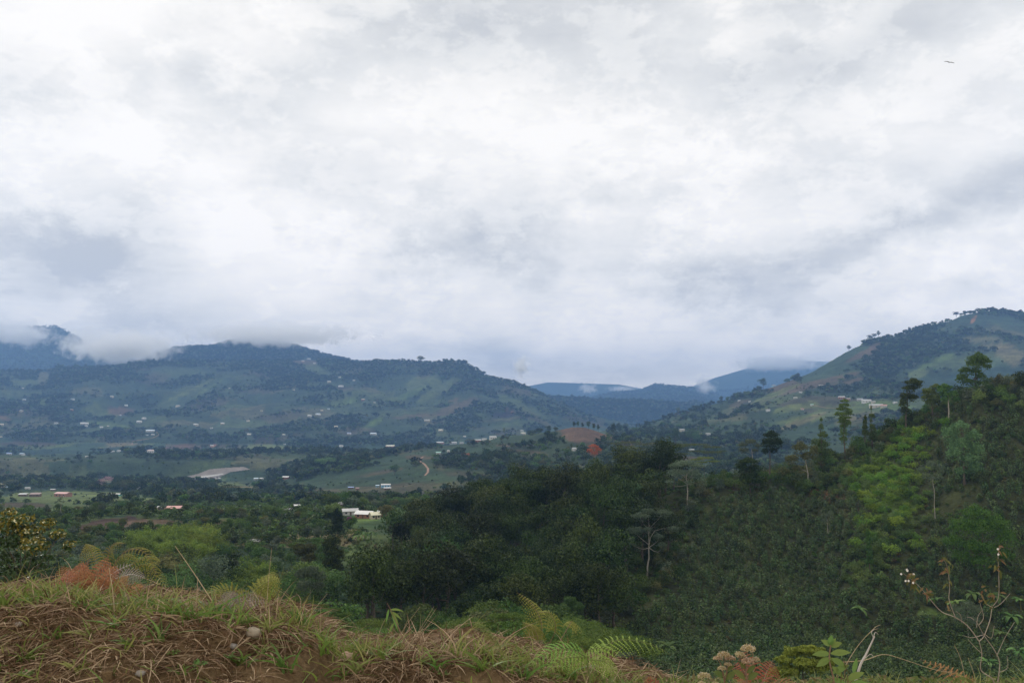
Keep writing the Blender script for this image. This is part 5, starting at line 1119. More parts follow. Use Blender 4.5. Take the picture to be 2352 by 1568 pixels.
def blades(g, base, dirn, length, width, bend, m, rg_, seg=4, up=None):
    """vectorised grass blades; base (N,3), dirn (N,3) start direction, bend (N,3) added towards the tip"""
    n = len(base); t = np.linspace(0, 1, seg + 1)
    c = base[:, None] + length[:, None, None] * (dirn[:, None] * t[None, :, None] + bend[:, None] * (t ** 2)[None, :, None])
    side = unit(np.cross(dirn + bend * .5, rg_.normal(size=(n, 3)))); w_ = width[:, None] * (1 - t ** 2.2)[None] * .5 + .0004
    a = c - side[:, None] * w_[..., None]; b_ = c + side[:, None] * w_[..., None]; v = np.stack([a, b_], 2).reshape(n, -1, 3)
    i = np.arange(seg) * 2; f = np.stack([i, i + 1, i + 3, i + 2], 1)[None] + (np.arange(n) * (seg + 1) * 2)[:, None, None]
    g.add(v.reshape(-1, 3), f.reshape(-1, 4), m)
# thatch of dry stems hanging over the bank
g = G(); n = 90000; x = rf.uniform(-4.4, 3.4, n); y = YC - .12 + .38 * rf.normal(size=n); y = np.where(rf.random(n) < .5, rf.uniform(4.2, 6.9, n), y)
den_ = fbm(x * 1.5, y * 1.5, 3, 33); k = den_ > -.30 + .25 * (rf.random(n) ** 3); x, y = x[k], y[k]; n = len(x); bz = bank_z(x, y)
dr = np.stack([rf.normal(size=n), rf.normal(size=n) * .8 - .25, rf.normal(size=n) * .25 + .12], 1); dr = unit(dr); L_ = .05 + .16 * rf.random(n) ** 1.9
mi = rf.random(n)
for mm, lo, hi in ((0, 0, .45), (1, .45, 1)):
    k = (mi >= lo) & (mi < hi); blades(g, np.stack([x, y, bz + .004], 1)[k], dr[k], L_[k], (.0035 + .005 * rf.random(k.sum()) ** 2), np.stack([rf.normal(size=k.sum()) * .2, rf.normal(size=k.sum()) * .2, -.35 + rf.normal(size=k.sum()) * .2], 1), mm, rf, 3)
tag(link('dry_grass', g.mesh('dry_grass', [M['straw'], M['straw_brown']])), kind='stuff')
# short green growth
g = G(); n = 9000; x = rf.uniform(-4.2, 3.2, n); y = np.where(rf.random(n) < .6, YC + .1 * rf.normal(size=n), rf.uniform(4.2, 6.0, n)); den_ = fbm(x * 1.1, y * 1.4, 3, 44); k = den_ > -.08; x, y = x[k], y[k]; n = len(x)
dr = unit(np.stack([rf.normal(size=n) * .5, rf.normal(size=n) * .4 - .1, np.full(n, .9)], 1)); L_ = .05 + .14 * rf.random(n) ** 1.8; mi = rf.random(n)
for mm, lo, hi in ((0, 0, .55), (1, .55, 1)):
    k = (mi >= lo) & (mi < hi); blades(g, np.stack([x, y, bank_z(x, y) - .005], 1)[k], dr[k], L_[k], .005 + .006 * rf.random(k.sum()), np.stack([rf.normal(size=k.sum()) * .35, rf.normal(size=k.sum()) * .3, -.35 * rf.random(k.sum())], 1), mm, rf, 4)
n = 520; x = rf.uniform(-4.2, 2.0, n); y = YC + .12 * rf.normal(size=n); dr = unit(np.stack([rf.normal(size=n) * .35, rf.normal(size=n) * .3, np.full(n, 1.)], 1)); k = rf.random(n) < .5
for kk_, mm in ((k, 1), (~k, 2)): blades(g, np.stack([x, y, bank_z(x, y) - .005], 1)[kk_], dr[kk_], (.10 + .22 * rf.random(n) ** 2)[kk_], .004 + .004 * rf.random(kk_.sum()), np.stack([rf.normal(size=kk_.sum()) * .45, rf.normal(size=kk_.sum()) * .3, -.3 * rf.random(kk_.sum())], 1), mm, rf, 6)
tag(link('short_grass', g.mesh('short_grass', [M['grass'], M['grass2'], M['straw']])), kind='stuff')
# tufts one can point at
TUFTS = [(10,1392,95,12,0,'bright green grass tuft at the left picture edge'),(75,1392,60,9,0,'small green tuft right of the one at the left edge'),(190,1402,60,10,0,'pale green grass tuft below the grey fern fronds'),(215,1455,50,8,1,'yellowish tuft half way up the left bank'),(330,1400,70,12,0,'green tuft at the foot of the dead fern mound'),
 (365,1470,80,10,0,'leaning bright tuft in the middle of the left bank'),(400,1412,80,12,0,'grass tuft beside the upright dry stalk'),(440,1425,95,14,0,'tall bright grass tuft right of the upright dry stalk'),(490,1418,90,12,0,'grass tuft with long blades left of the round stone'),(545,1440,95,12,0,'broad bladed tuft directly left of the round stone'),
 (300,1485,60,9,0,'low spreading green tuft under the middle of the left bank'),(620,1448,70,9,1,'yellowish tuft right of the round stone'),(690,1440,80,9,0,'thin upright tuft at the shoulder of the bank'),(735,1500,110,8,0,'dark green tall blades at the broken edge of the bank'),(600,1500,60,8,1,'short yellowish tuft on the bare soil'),
 (560,1530,70,9,0,'green tuft with one long drooping blade low on the bank'),(660,1540,110,7,0,'long pale blades low on the bank right of the soil face'),(820,1540,70,9,1,'yellowish tuft in the notch of the bank'),(880,1512,60,9,0,'green tuft at the notch under the leafy seed stalk'),(1000,1540,80,9,0,'tall single bladed tuft in the middle of the low bank'),
 (960,1525,60,10,1,'yellow green tuft among the fan of dry stalks'),(1110,1540,70,10,0,'green tuft left of the drooping seed head'),(1170,1545,60,10,1,'yellow green tuft under the drooping seed head'),(1205,1560,70,9,0,'bright tuft left of the big green fern'),(1300,1562,70,9,0,'upright bright blades at the stem of the big green fern'),(1385,1568,60,8,0,'thin green blades right of the big fern stem'),
 (130,1470,50,8,0,'small green tuft on the brown face near the left edge'),(60,1520,60,10,0,'low green tuft in the lower left corner'),(180,1540,50,9,1,'yellowish tuft in the lower left part of the bank'),(420,1550,50,8,0,'low tuft at the bottom edge under the soil face'),(265,1440,50,9,0,'green tuft above the ochre soil patch'),(780,1560,60,8,0,'dark tuft at the bottom edge below the notch')]
for (u, v, hpx, nb, mm, lab) in TUFTS:
    P = bank_hit(u, v) or bank_hit(u, v + 15) or bank_hit(u, v + 30)
    if P is None: continue
    k = P.y / F; rg_ = np.random.default_rng(int(u * 7 + v)); n = nb + 5; g = G(); L_ = hpx * k * (.45 + .65 * rg_.random(n)); a = rg_.normal(size=n) * .42
    dr = unit(np.stack([a, rg_.normal(size=n) * .35, np.full(n, 1.0)], 1)); be = np.stack([a * .9 + rg_.normal(size=n) * .25, rg_.normal(size=n) * .3, -.15 - .45 * rg_.random(n)], 1)
    blades(g, rg_.normal(size=(n, 3)) * [.02, .015, 0], dr, L_, .008 + .008 * rg_.random(n), be, 0, rg_, 7)
    o = link('grass_tuft', g.mesh('grass_tuft', [M['grass'] if mm == 0 else M['grass2'], M['straw']]), loc=(P.x, P.y, P.z - .01)); tag(o, lab, 'grass tuft', 'grass tufts on the bank')
# single stalks
def pline(pts, y):
    """picture points at a given distance -> world points"""
    return np.array([tuple(at(u, v, y)) for u, v in pts])
def curve_pts(pts, n=14):
    pts = np.asarray(pts, float); t = np.linspace(0, len(pts) - 1, n); o = np.empty((n, pts.shape[1])); k = np.clip(t.astype(int), 0, len(pts) - 2); f = (t - k)[:, None]
    P_ = np.concatenate([pts[:1] * 2 - pts[1:2], pts, pts[-1:] * 2 - pts[-2:-1]]); a, b, c, d_ = P_[k], P_[k + 1], P_[k + 2], P_[k + 3]
    return .5 * ((2 * b) + (-a + c) * f + (2 * a - 5 * b + 4 * c - d_) * f * f + (-a + 3 * b - 3 * c + d_) * f ** 3)
stemtan = noisy('dry_stem', (.34, .26, .15), (.50, .40, .26), 12); stemgreen = noisy('green_stem', (.12, .15, .05), (.20, .22, .08), 12); stempale = noisy('bleached_wood', (.36, .33, .29), (.55, .51, .46), 14, bump=.002); stembrown = noisy('brown_stem', (.17, .11, .07), (.28, .19, .12), 12)
STALKS = [([(486,1378),(445,1315),(402,1253)],.0032,'tan','long dry stalk leaning left over the valley'),([(263,1412),(259,1360),(250,1303)],.0040,'tan','upright broken dry stalk beside the dead fern mound'),([(700,1432),(725,1395),(752,1362)],.0016,'tan','short thin stalk leaning right at the shoulder of the bank'),([(612,1400),(617,1330),(624,1258)],.0018,'tan','very thin stalk with a white tip over the bamboo'),
 ([(628,1390),(640,1350),(652,1300)],.0018,'green','thin green stalk left of the middle'),([(735,1478),(736,1430),(737,1392)],.0016,'tan','short upright stalk above the broken edge'),([(860,1500),(872,1450),(885,1420)],.0016,'tan','left stalk of the dry fan'),([(893,1500),(930,1440),(965,1392)],.0014,'tan','stalk of the dry fan ending highest on the left'),([(915,1508),(960,1450),(997,1392)],.0014,'tan','long stalk of the dry fan leaning right'),([(925,1505),(965,1450),(1003,1395)],.0014,'tan','longest outer stalk of the dry fan'),([(905,1502),(920,1460),(938,1420)],.0013,'tan','short stalk inside the dry fan'),([(1005,1515),(1030,1475),(1050,1452)],.0014,'tan','stalk right of the dry fan leaning right'),
 ([(160,1412),(170,1385),(180,1352)],.0030,'tan','pale split stalk on the left bank crest'),([(268,1560),(272,1520),(285,1480)],.0030,'tan','pale stalk low on the ochre soil'),([(1410,1562),(1425,1535),(1440,1510)],.0022,'tan','pale stalk right of the big green fern'),([(45,1388),(52,1378),(58,1370)],.004,'tan','short pale stub near the left edge'),([(780,1516),(760,1497),(742,1478)],.0028,'tan','fallen grey stalk on the notch slope')]
for pts, r_, c_, lab in STALKS:
    Pq = curve_pts(pline(pts, 5.2)); P0 = Pq[0].copy(); g = G(); tube(g, Pq - P0, np.linspace(r_, r_ * .45, len(Pq)), 0, 5)
    tag(link('dry_stalk', g.mesh('dry_stalk', [stemtan if c_ == 'tan' else stemgreen]), loc=P0), lab, 'stalk', 'dry stalks standing on the bank')
# stones
def stone(u, v, wpx, lab, mat):
    P = bank_hit(u, v); 
    if P is None: return
    k = P.y / F; r_ = wpx * k / 2; th = np.linspace(0, np.pi, 12); ph = np.linspace(0, 2 * np.pi, 18, endpoint=False); TT, PP = np.meshgrid(th, ph, indexing='ij')
    d_ = np.stack([np.sin(TT) * np.cos(PP), np.sin(TT) * np.sin(PP), np.cos(TT)], -1); rr = 1 + .34 * fbm(d_[..., 0] * 1.4 + u, d_[..., 1] * 1.4 + d_[..., 2] * 2, 3, 5)
    v_ = d_ * rr[..., None] * [r_, r_ * .8, r_ * .66]; i = np.arange(12 * 18).reshape(12, 18); j = np.roll(i, -1, 1); f = np.stack([i[:-1], j[:-1], j[1:], i[1:]], -1).reshape(-1, 4)
    tag(link('stone', mesh_np('stone', v_.reshape(-1, 3), f, [mat], smooth=True), loc=(P.x, P.y - r_ * .3, P.z + r_ * .12)), lab, 'stone', 'stones in the bank')
sm = noisy('stone_pale', (.20, .165, .12), (.42, .36, .28), 18, bump=.004); sg = noisy('stone_grey', (.22, .20, .18), (.34, .31, .28), 18, bump=.004)
stone(585,1456,38,'largest round pale stone in the middle of the bank', sm); stone(336,1410,26,'pale knobbly stone on the crest left of the tufts', sm); stone(352,1425,18,'small stone stuck below the knobbly one', sm); stone(44,1444,16,'small brown grey stone near the left edge', sg); stone(324,1552,22,'grey stone low in the soil face', sg); stone(538,1486,20,'flat grey stone under the largest round stone', sg); stone(800,1508,34,'flat pinkish slab at the notch of the bank', noisy('stone_pink', (.36, .24, .17), (.48, .34, .25), 14)); stone(890,1518,10,'tiny pale pebble at the notch', sm)
# clods of soil and twigs on the bank face
g = G(); n = 700
for i in range(n):
    x_ = rf.uniform(-4, 2.6); y_ = rf.uniform(4.3, 5.3); r_ = .006 + .02 * rf.random() ** 3; d_ = unit(rf.normal(size=(8, 3))) * r_; c0 = np.array([x_, y_, float(bank_z(x_, y_))])
    g.add(c0 + np.array([[-1,-1,-.6],[1,-1,-.5],[1,1,-.5],[-1,1,-.6],[-.7,-.8,.6],[.8,-.6,.5],[.6,.8,.6],[-.8,.7,.5]]) * r_ + d_ * .3, [(0,1,5,4),(1,2,6,5),(2,3,7,6),(3,0,4,7),(4,5,6,7)], 0)
tag(link('soil_crumbs', g.mesh('soil_crumbs', [mb])), kind='stuff')

# ------------------------------------------------------------------ ferns
FM = {}
for nm, a_, b_ in [('green', (.13, .22, .035), (.22, .33, .07)), ('olive', (.14, .15, .03), (.24, .23, .06)), ('rust', (.20, .085, .04), (.36, .17, .085)), ('grey', (.17, .14, .12), (.31, .27, .24)), ('dull', (.09, .13, .05), (.17, .21, .10)), ('redbrown', (.20, .07, .035), (.34, .13, .06))]:
    FM[nm] = leaf_mat('fern_' + nm, a_, b_, trans=.3, inst=.1)
def frond(g, axis, wid, m=0, npin=20, nul=12, droop=.25, nrm=(0, 0, 1), start=.18, rstem=.003, mstem=1, rg_=rf, curl=0.0, leafw=.55):
    npin = max(9, int(npin * .68)); leafw *= .74; nul = int(nul * .8)
    """a twice divided frond along the points 'axis'; wid = longest side pinna"""
    ax = curve_pts(axis, 24); tube(g, ax, np.linspace(rstem, rstem * .3, 24), mstem, 4); t_ = np.linspace(start, .99, npin); idx_ = t_ * 23; k = np.clip(idx_.astype(int), 0, 22); f = (idx_ - k)[:, None]
    P_ = ax[k] * (1 - f) + ax[k + 1] * f; Tn = unit(ax[k + 1] - ax[k]); nv = unit(np.tile(np.asarray(nrm, float), (npin, 1)) - Tn * (Tn @ np.asarray(nrm, float))[:, None]); Sd = np.cross(Tn, nv)
    V, Fc = [], []; c = 0
    q = (t_ - start) / (1 - start); Ln = wid * np.sin(np.pi * np.clip(.30 + .70 * q, 0, 1)) ** .9 * (1.0 - .25 * q) + wid * .04
    for i in range(npin):
        for sg_ in (-1, 1):
            L_ = Ln[i] * (.9 + .2 * rg_.random()); d0 = unit(Sd[i] * sg_ + Tn[i] * .45); nn = max(4, int(nul * (Ln[i] / wid) ** .5 * 1.1)); s_ = (np.arange(nn) + .5) / nn
            pa = P_[i] + L_ * (d0 * s_[:, None] - np.array([0, 0, 1]) * droop * (s_ ** 2)[:, None] + nv[i] * curl * (s_ ** 2)[:, None]); ul = L_ * leafw / nn * 2.2 * (1 - s_ * .75) + .0008; wu = L_ / nn * .46
            dd = unit(d0 - np.array([0, 0, 1]) * droop * .7); side = unit(np.cross(nv[i], dd))
            for sn in (-1, 1):
                tip = pa + (side * sn + dd * .35) * ul[:, None] - np.array([0, 0, 1]) * ul[:, None] * .25
                V.append(np.stack([pa - dd * wu, pa + dd * wu, tip + dd * wu * .2, tip - dd * wu * .2], 1).reshape(-1, 3)); Fc.append(np.arange(nn * 4).reshape(nn, 4) + c); c += nn * 4
    g.add(np.concatenate(V), np.concatenate(Fc), m)
def fern(name, fronds, y, mat, stem, label, cat='fern', wid=.12, group=None, **kw):
    """fronds: lists of picture points (root to tip) at distance y"""
    P0 = pline([fronds[0][0]], y)[0]; e = link(name, None, loc=P0); tag(e, label, cat, group)
    for j, fr in enumerate(fronds):
        rg_ = np.random.default_rng(j + int(fr[0][0])); yy = y + (rg_.random() - .5) * .25; ax = pline(fr, y); ax[:, 1] += np.linspace(0, (rg_.random() - .5) * .5, len(ax)); ax[:, 0] += np.linspace(0, 1, len(ax)) * 0
        g = G(); kk = dict(kw); w_ = kk.pop('wids', None); frond(g, ax - P0, w_[j] if w_ else wid, rg_=rg_, **kk); link('frond', g.mesh('frond', [FM[mat], stem]), e)
    return e
# the big green bracken at the bottom
e = fern('bracken_fern', [[(1348,1510),(1320,1492),(1285,1486),(1250,1497),(1217,1520)],[(1352,1520),(1345,1495),(1365,1480),(1390,1478),(1420,1484)],[(1365,1505),(1400,1484),(1440,1480),(1500,1495),(1552,1524)],[(1350,1515),(1340,1505),(1310,1500),(1280,1505),(1240,1535)],[(1352,1515),(1380,1515),(1400,1525),(1412,1545)],[(1348,1512),(1330,1506),(1312,1515),(1300,1530)]],
     4.6, 'green', stemgreen, 'large bright green bracken fern spreading flat fronds at the bottom of the picture', wids=[.105,.085,.095,.08,.07,.05], nrm=(0, -.55, 1), droop=.35, npin=22, nul=13, start=.05)
P0 = Vector(e.location); g = G(); tube(g, curve_pts(pline([(1356,1600),(1355,1560),(1350,1530),(1349,1508)], 4.6)) - np.array(P0), np.linspace(.006, .0035, 14), 0, 6); link('stem', g.mesh('stem', [stemgreen]), e)
fern('dead_fern', [[(x0_, y0_), ((x0_ + x1_) / 2 + dx_, (y0_ + y1_) / 2 - 10), (x1_, y1_)] for x0_, y0_, x1_, y1_, dx_ in [(190,1370,240,1265,0),(180,1372,195,1290,-8),(200,1365,262,1290,5),(170,1370,140,1300,-4),(220,1365,300,1300,6),(235,1370,320,1345,4),(205,1372,232,1310,2),(245,1380,300,1370,0),(150,1375,110,1330,0),(215,1378,275,1335,4),(180,1380,215,1330,0),(160,1380,185,1335,2),(228,1382,245,1330,0),(262,1385,318,1362,0),(190,1385,170,1345,0),(205,1385,232,1352,0),(250,1388,275,1352,0),(140,1385,135,1350,0)]], 6.2, 'rust', stembrown, 'mound of rust coloured dead fern on the left end of the bank', wid=.085, npin=16, nul=9, nrm=(0, -.8, .7), leafw=.5)
fern('dead_fern', [[(x0_, y0_), ((x0_ + x1_) / 2, (y0_ + y1_) / 2 - 8), (x1_, y1_)] for x0_, y0_, x1_, y1_ in [(200,1392,215,1360),(255,1392,290,1375),(280,1395,325,1385),(100,1390,60,1368),(155,1392,150,1360),(130,1385,80,1345),(140,1388,120,1335),(150,1390,170,1350),(165,1390,200,1362),(120,1390,70,1372),(175,1392,225,1378),(240,1380,262,1340)]], 6.0, 'redbrown', stembrown, 'dark red brown dead fern low on the left mound', wid=.08, npin=15, nul=9, nrm=(0, -.8, .7), leafw=.5)
fern('dead_fern', [[(x0_, y0_), ((x0_ + x1_) / 2, (y0_ + y1_) / 2 - 14), (x1_, y1_)] for x0_, y0_, x1_, y1_ in [(150,1390,120,1318),(170,1390,165,1296),(195,1390,225,1285),(215,1390,262,1300),(240,1392,302,1322),(262,1392,338,1345),(130,1392,88,1345),(185,1392,188,1310),(225,1392,240,1330),(205,1394,205,1335)]], 5.8, 'rust', stembrown, 'upright rusty fern tangle at the front of the left mound', wid=.10, npin=18, nul=9, nrm=(0, -.8, .7), droop=.45)
fern('withered_fern', [[(185,1385),(160,1370),(148,1362)],[(170,1388),(190,1372),(225,1366),(262,1362)],[(160,1388),(175,1376),(185,1360)],[(210,1382),(235,1335),(262,1312),(290,1300)],[(260,1330),(300,1318),(335,1325)]], 5.9, 'grey', stempale, 'silvery grey withered fern fronds on the left mound', wid=.075, npin=18, nul=10, nrm=(0, -.8, .7), leafw=.42)
fern('green_fern', [[(235,1360),(270,1330),(310,1318),(352,1330)],[(240,1365),(285,1345),(330,1345),(365,1375)],[(225,1362),(215,1320),(228,1290)],[(230,1370),(262,1350),(300,1350)],[(200,1360),(175,1325),(140,1318)]], 6.3, 'dull', stemgreen, 'dull green fern fronds fanning over the dead fern mound', wid=.09, npin=20, nul=10, nrm=(0, -.7, .8))
fern('arching_fern', [[(240,1370),(270,1290),(310,1258),(350,1262),(378,1300),(382,1335)],[(235,1370),(250,1290),(265,1250),(300,1242)],[(245,1375),(290,1320),(330,1300),(355,1330),(372,1370)],[(230,1365),(220,1300),(205,1262),(190,1250)],[(250,1370),(300,1300),(340,1280),(365,1290)],[(240,1372),(262,1300),(290,1275),(320,1290)]], 7.2, 'olive', stembrown, 'tall olive fern arching to the right behind the dead fern mound', wid=.105, npin=24, nul=10, nrm=(0, -.6, .8), droop=.7, start=.3, leafw=.34)
fern('brown_fern', [[(482,1418),(484,1390),(488,1366)],[(500,1415),(520,1385),(530,1360)],[(505,1420),(545,1392),(580,1365),(604,1354)],[(515,1420),(550,1400),(590,1395)],[(490,1420),(510,1400),(535,1395)]], 5.5, 'grey', stembrown, 'greyish brown fern fronds standing on the middle of the bank', wid=.075, npin=22, nul=10, nrm=(0, -1, .3), droop=.05, leafw=.45)
fern('olive_fern', [[(560,1400),(545,1360),(520,1345),(500,1350)],[(565,1400),(580,1360),(610,1340),(632,1340)],[(560,1405),(570,1370),(562,1345)],[(570,1405),(600,1375),(628,1372)],[(575,1400),(600,1350),(612,1322)]], 6.4, 'olive', stemgreen, 'yellow olive fern behind the greyish brown fronds', wid=.12, npin=20, nul=9, nrm=(0, -.8, .6), droop=.4)
fern('slender_fern', [[(1240,1500),(1245,1440),(1225,1400),(1188,1374)],[(1255,1490),(1275,1440),(1262,1400),(1234,1392)],[(1270,1500),(1310,1440),(1318,1440),(1330,1475)],[(1240,1500),(1230,1450),(1200,1430)]], 6.6, 'olive', stembrown, 'slender drooping olive fern left above the big green bracken', wid=.085, npin=24, nul=8, nrm=(0, -.7, .7), droop=.8, start=.3)
g0 = [(1735,1575,1700,1535),(1740,1575,1752,1520),(1750,1575,1790,1530),(1730,1575,1680,1550),(1760,1575,1805,1550),(1745,1575,1725,1512)]
fern('dead_fern', [[(a_, b_), ((a_ + c_) / 2, (b_ + d_) / 2 - 6), (c_, d_)] for a_, b_, c_, d_ in g0], 4.8, 'redbrown', stembrown, 'red brown dead fern at the bottom left of the leafy weed', wid=.07, npin=14, nul=9, nrm=(0, -.8, .7))
g0 = [(2240,1580,2190,1545),(2230,1580,2150,1535),(2220,1585,2120,1560),(2250,1585,2210,1560)]
fern('dead_fern', [[(a_, b_), ((a_ + c_) / 2, (b_ + d_) / 2 - 6), (c_, d_)] for a_, b_, c_, d_ in g0], 5.2, 'rust', stembrown, 'rust coloured dead fern at the foot of the bare twiggy shrub', wid=.06, npin=14, nul=9, nrm=(0, -.8, .7))
g0 = [(1640,1590,1610,1560),(1650,1590,1660,1555),(1520,1590,1480,1562),(1530,1590,1545,1560)]
fern('dead_fern', [[(a_, b_), ((a_ + c_) / 2, (b_ + d_) / 2 - 4), (c_, d_)] for a_, b_, c_, d_ in g0], 4.8, 'redbrown', stembrown, 'low red brown fern tips at the bottom edge left of the flower heads', wid=.06, npin=12, nul=8, nrm=(0, -.8, .7))

# ------------------------------------------------------------------ flowering and leafy weeds
fluff = leaf_mat('dry_flower_tan', (.34, .24, .12), (.52, .42, .26), trans=.2, inst=.05); fluffw = leaf_mat('dry_flower_pinkish', (.40, .32, .27), (.58, .50, .44), trans=.2, inst=.05)
def leafshape(g, p, d_, up, L_, W_, m=0, seg=6, sag=.25, fold=.18):
    t = np.linspace(0, 1, seg + 1); c = p + L_ * (np.outer(t, d_) - np.outer(t ** 2, [0, 0, sag])); ribbon(g, c, np.cross(d_, up), W_ * np.sin(np.pi * np.clip(t, .02, .98)) ** .75 * (1.15 - .5 * t) * .5, m, fold)
def composite(label, base, heads, y, seed, leaves):
    rg_ = np.random.default_rng(seed); P0 = pline([base], y)[0]; e = link('flowering_weed', None, loc=P0); tag(e, label, 'weed', 'weeds with fluffy tan flower heads'); k = y / F; g = G(); hub = pline([(base[0] + (heads[0][0] - base[0]) * .6, (base[1] + heads[0][1]) / 2 + 12)], y)[0] - P0
    tube(g, [(0, 0, 0), hub * .5 + [0, .01, 0], hub], [.006, .005, .004], 0, 5); hs = []
    for (u, v, r_) in heads:
        c = pline([(u, v)], y)[0] - P0; c[1] += rg_.normal() * .03; limb(g, hub, c, .003, .0018, rg_, sides=4); hs.append((c, r_ * k))
    link('stem', g.mesh('stem', [stembrown]), e)
    for c, r_ in hs:
        g = G(); n = 420; a_ = rg_.random(n) * 6.283; rr = r_ * np.sqrt(rg_.random(n)); ps = np.stack([rr * np.cos(a_), rr * .7 * np.sin(a_), r_ * .45 * (1 - (rr / r_) ** 2) + .12 * r_ * rg_.normal(size=n)], 1) + c
        g.add(*cards(ps, unit(rg_.normal(size=(n, 3))), np.full(n, r_ * .22), 1.3, rg_), 0); k2 = rg_.random(n) < .22; g.add(*cards(ps[k2] + [0, 0, r_ * .06], unit(rg_.normal(size=(k2.sum(), 3))), np.full(k2.sum(), r_ * .2), 1.2, rg_), 1)
        link('flower_head', g.mesh('flower_head', [fluff, fluffw]), e)
    for (u, v, du, dv, w_) in leaves:
        g = G(); p = pline([(u, v)], y)[0] - P0; q = pline([(u + du, v + dv)], y)[0] - P0; L_ = np.linalg.norm(q - p); leafshape(g, p, unit(q - p), np.array([0, -1., .4]), L_, w_ * k); link('leaf', g.mesh('leaf', [M['olive2']]), e)
M['olive2'] = leaf_mat('weed_leaf', (.075, .10, .025), (.13, .16, .05), trans=.35, rough=.4, inst=.05)
M['weedgreen'] = leaf_mat('weed_leaf_green', (.10, .17, .04), (.17, .25, .07), trans=.4, rough=.4, inst=.05)
composite('left flowering weed with round fluffy tan heads, at the bottom edge', (1664,1600), [(1664,1506,14),(1652,1516,11),(1678,1513,12),(1655,1532,10),(1672,1526,9)], 4.3, 1, [(1664,1555,-26,-22,14),(1666,1560,28,-30,14),(1664,1575,-34,-10,16),(1668,1540,18,-18,11),(1662,1590,30,-6,16)])
composite('taller flowering weed with tan heads, right of the round headed one', (1714,1600), [(1718,1491,16),(1732,1497,11),(1700,1504,11),(1716,1518,14),(1738,1517,10),(1706,1511,10)], 4.2, 2, [(1712,1560,-30,-34,15),(1716,1560,26,-24,16),(1712,1580,-38,-8,16),(1716,1545,20,-26,12),(1716,1585,36,-6,17),(1712,1535,-14,-22,11)])
composite('low flowering weed just showing its heads at the bottom edge', (1622,1610), [(1624,1562,15),(1610,1568,10),(1640,1568,10)], 4.3, 3, [(1620,1590,-30,-12,14)])
# leafy weed and the bleached stick
y_ = 4.4; P0 = pline([(1920,1600)], y_)[0]; e = link('leafy_weed', None, loc=P0); tag(e, 'leafy green weed with pointed leaves in front of the bleached stick', 'weed'); g = G(); st = curve_pts(pline([(1920,1600),(1915,1560),(1905,1515),(1908,1480)], y_) - P0); tube(g, st, np.linspace(.005, .003, 14), 0, 5); link('stem', g.mesh('stem', [stembrown]), e)
for i, (u, v, du, dv, w_) in enumerate([(1906,1482,4,-28,15),(1908,1482,-22,-16,14),(1908,1484,26,-12,14),(1906,1500,-40,-2,15),(1908,1500,46,-8,16),(1907,1510,-32,16,17),(1910,1512,34,14,16),(1912,1530,26,22,14),(1912,1545,38,-24,15),(1945,1560,40,-22,17),(1955,1568,44,-2,16),(1912,1560,30,4,14),(1906,1485,14,-24,10),(1960,1545,8,-40,12)]):
    g = G(); p = pline([(u, v)], y_)[0] - P0; q = pline([(u + du, v + dv)], y_)[0] - P0; leafshape(g, p, unit(q - p), np.array([0, -1., .5]), np.linalg.norm(q - p), w_ * y_ / F, 0, sag=.12); link('leaf', g.mesh('leaf', [M['weedgreen']]), e)
for i in range(7):
    g = G(); p = pline([(1935 + rf.normal() * 8, 1510 + 6 * i)], y_)[0] - P0; leafshape(g, p, unit(np.array([rf.normal() * .3, 0, -1])), np.array([1., 0, 0]), .07, .012, 0, sag=0); link('dry_leaf', g.mesh('dry_leaf', [M['straw_brown']]), e)
def polystick(name, lines, y, mat, label, cat, r0=.004, group=None, extras=None, part='branch'):
    P0 = pline([lines[0][1][0]], y)[0]; e = link(name, None, loc=P0); tag(e, label, cat, group)
    for j, (r_, pts) in enumerate(lines):
        g = G(); c = curve_pts(pline(pts, y), 6 + 4 * len(pts)) - P0; c[:, 1] += .02 * math.sin(j * 2.3) * np.linspace(0, 1, len(c)); tube(g, c, np.linspace(r_, max(r_ * .4, .0009), len(c)), 0, 5); link(part, g.mesh(part, [mat]), e)
    return e, P0
polystick('bleached_stick', [(.008, [(1955,1600),(1975,1530),(1990,1500),(2009,1460)]),(.0022, [(2005,1466),(2012,1452),(2020,1458)]),(.0018, [(1985,1512),(1998,1500),(2003,1506)]),(.0016, [(2006,1464),(2003,1452),(2010,1445)])], 4.5, stempale, 'bleached dead stick leaning right at the bottom edge', 'stick')
polystick('dry_vine', [(.0022, [(1930,1520),(1985,1515),(2030,1502),(2080,1515),(2140,1535),(2190,1545)])], 4.8, stemtan, 'thin dry runner arching between the stick and the rust coloured fern', 'vine')
polystick('dry_vine', [(.002, [(1940,1530),(1965,1490),(1985,1465),(2010,1440),(2022,1434)]),(.0012, [(1985,1465),(2005,1448),(2020,1444)])], 5.2, stemtan, 'thin dry grass stem curving up behind the bleached stick', 'stalk')
T8 = lambda pts: [(1722.6 + .28605 * a, 1119.7 + .28605 * b) for a, b in pts]
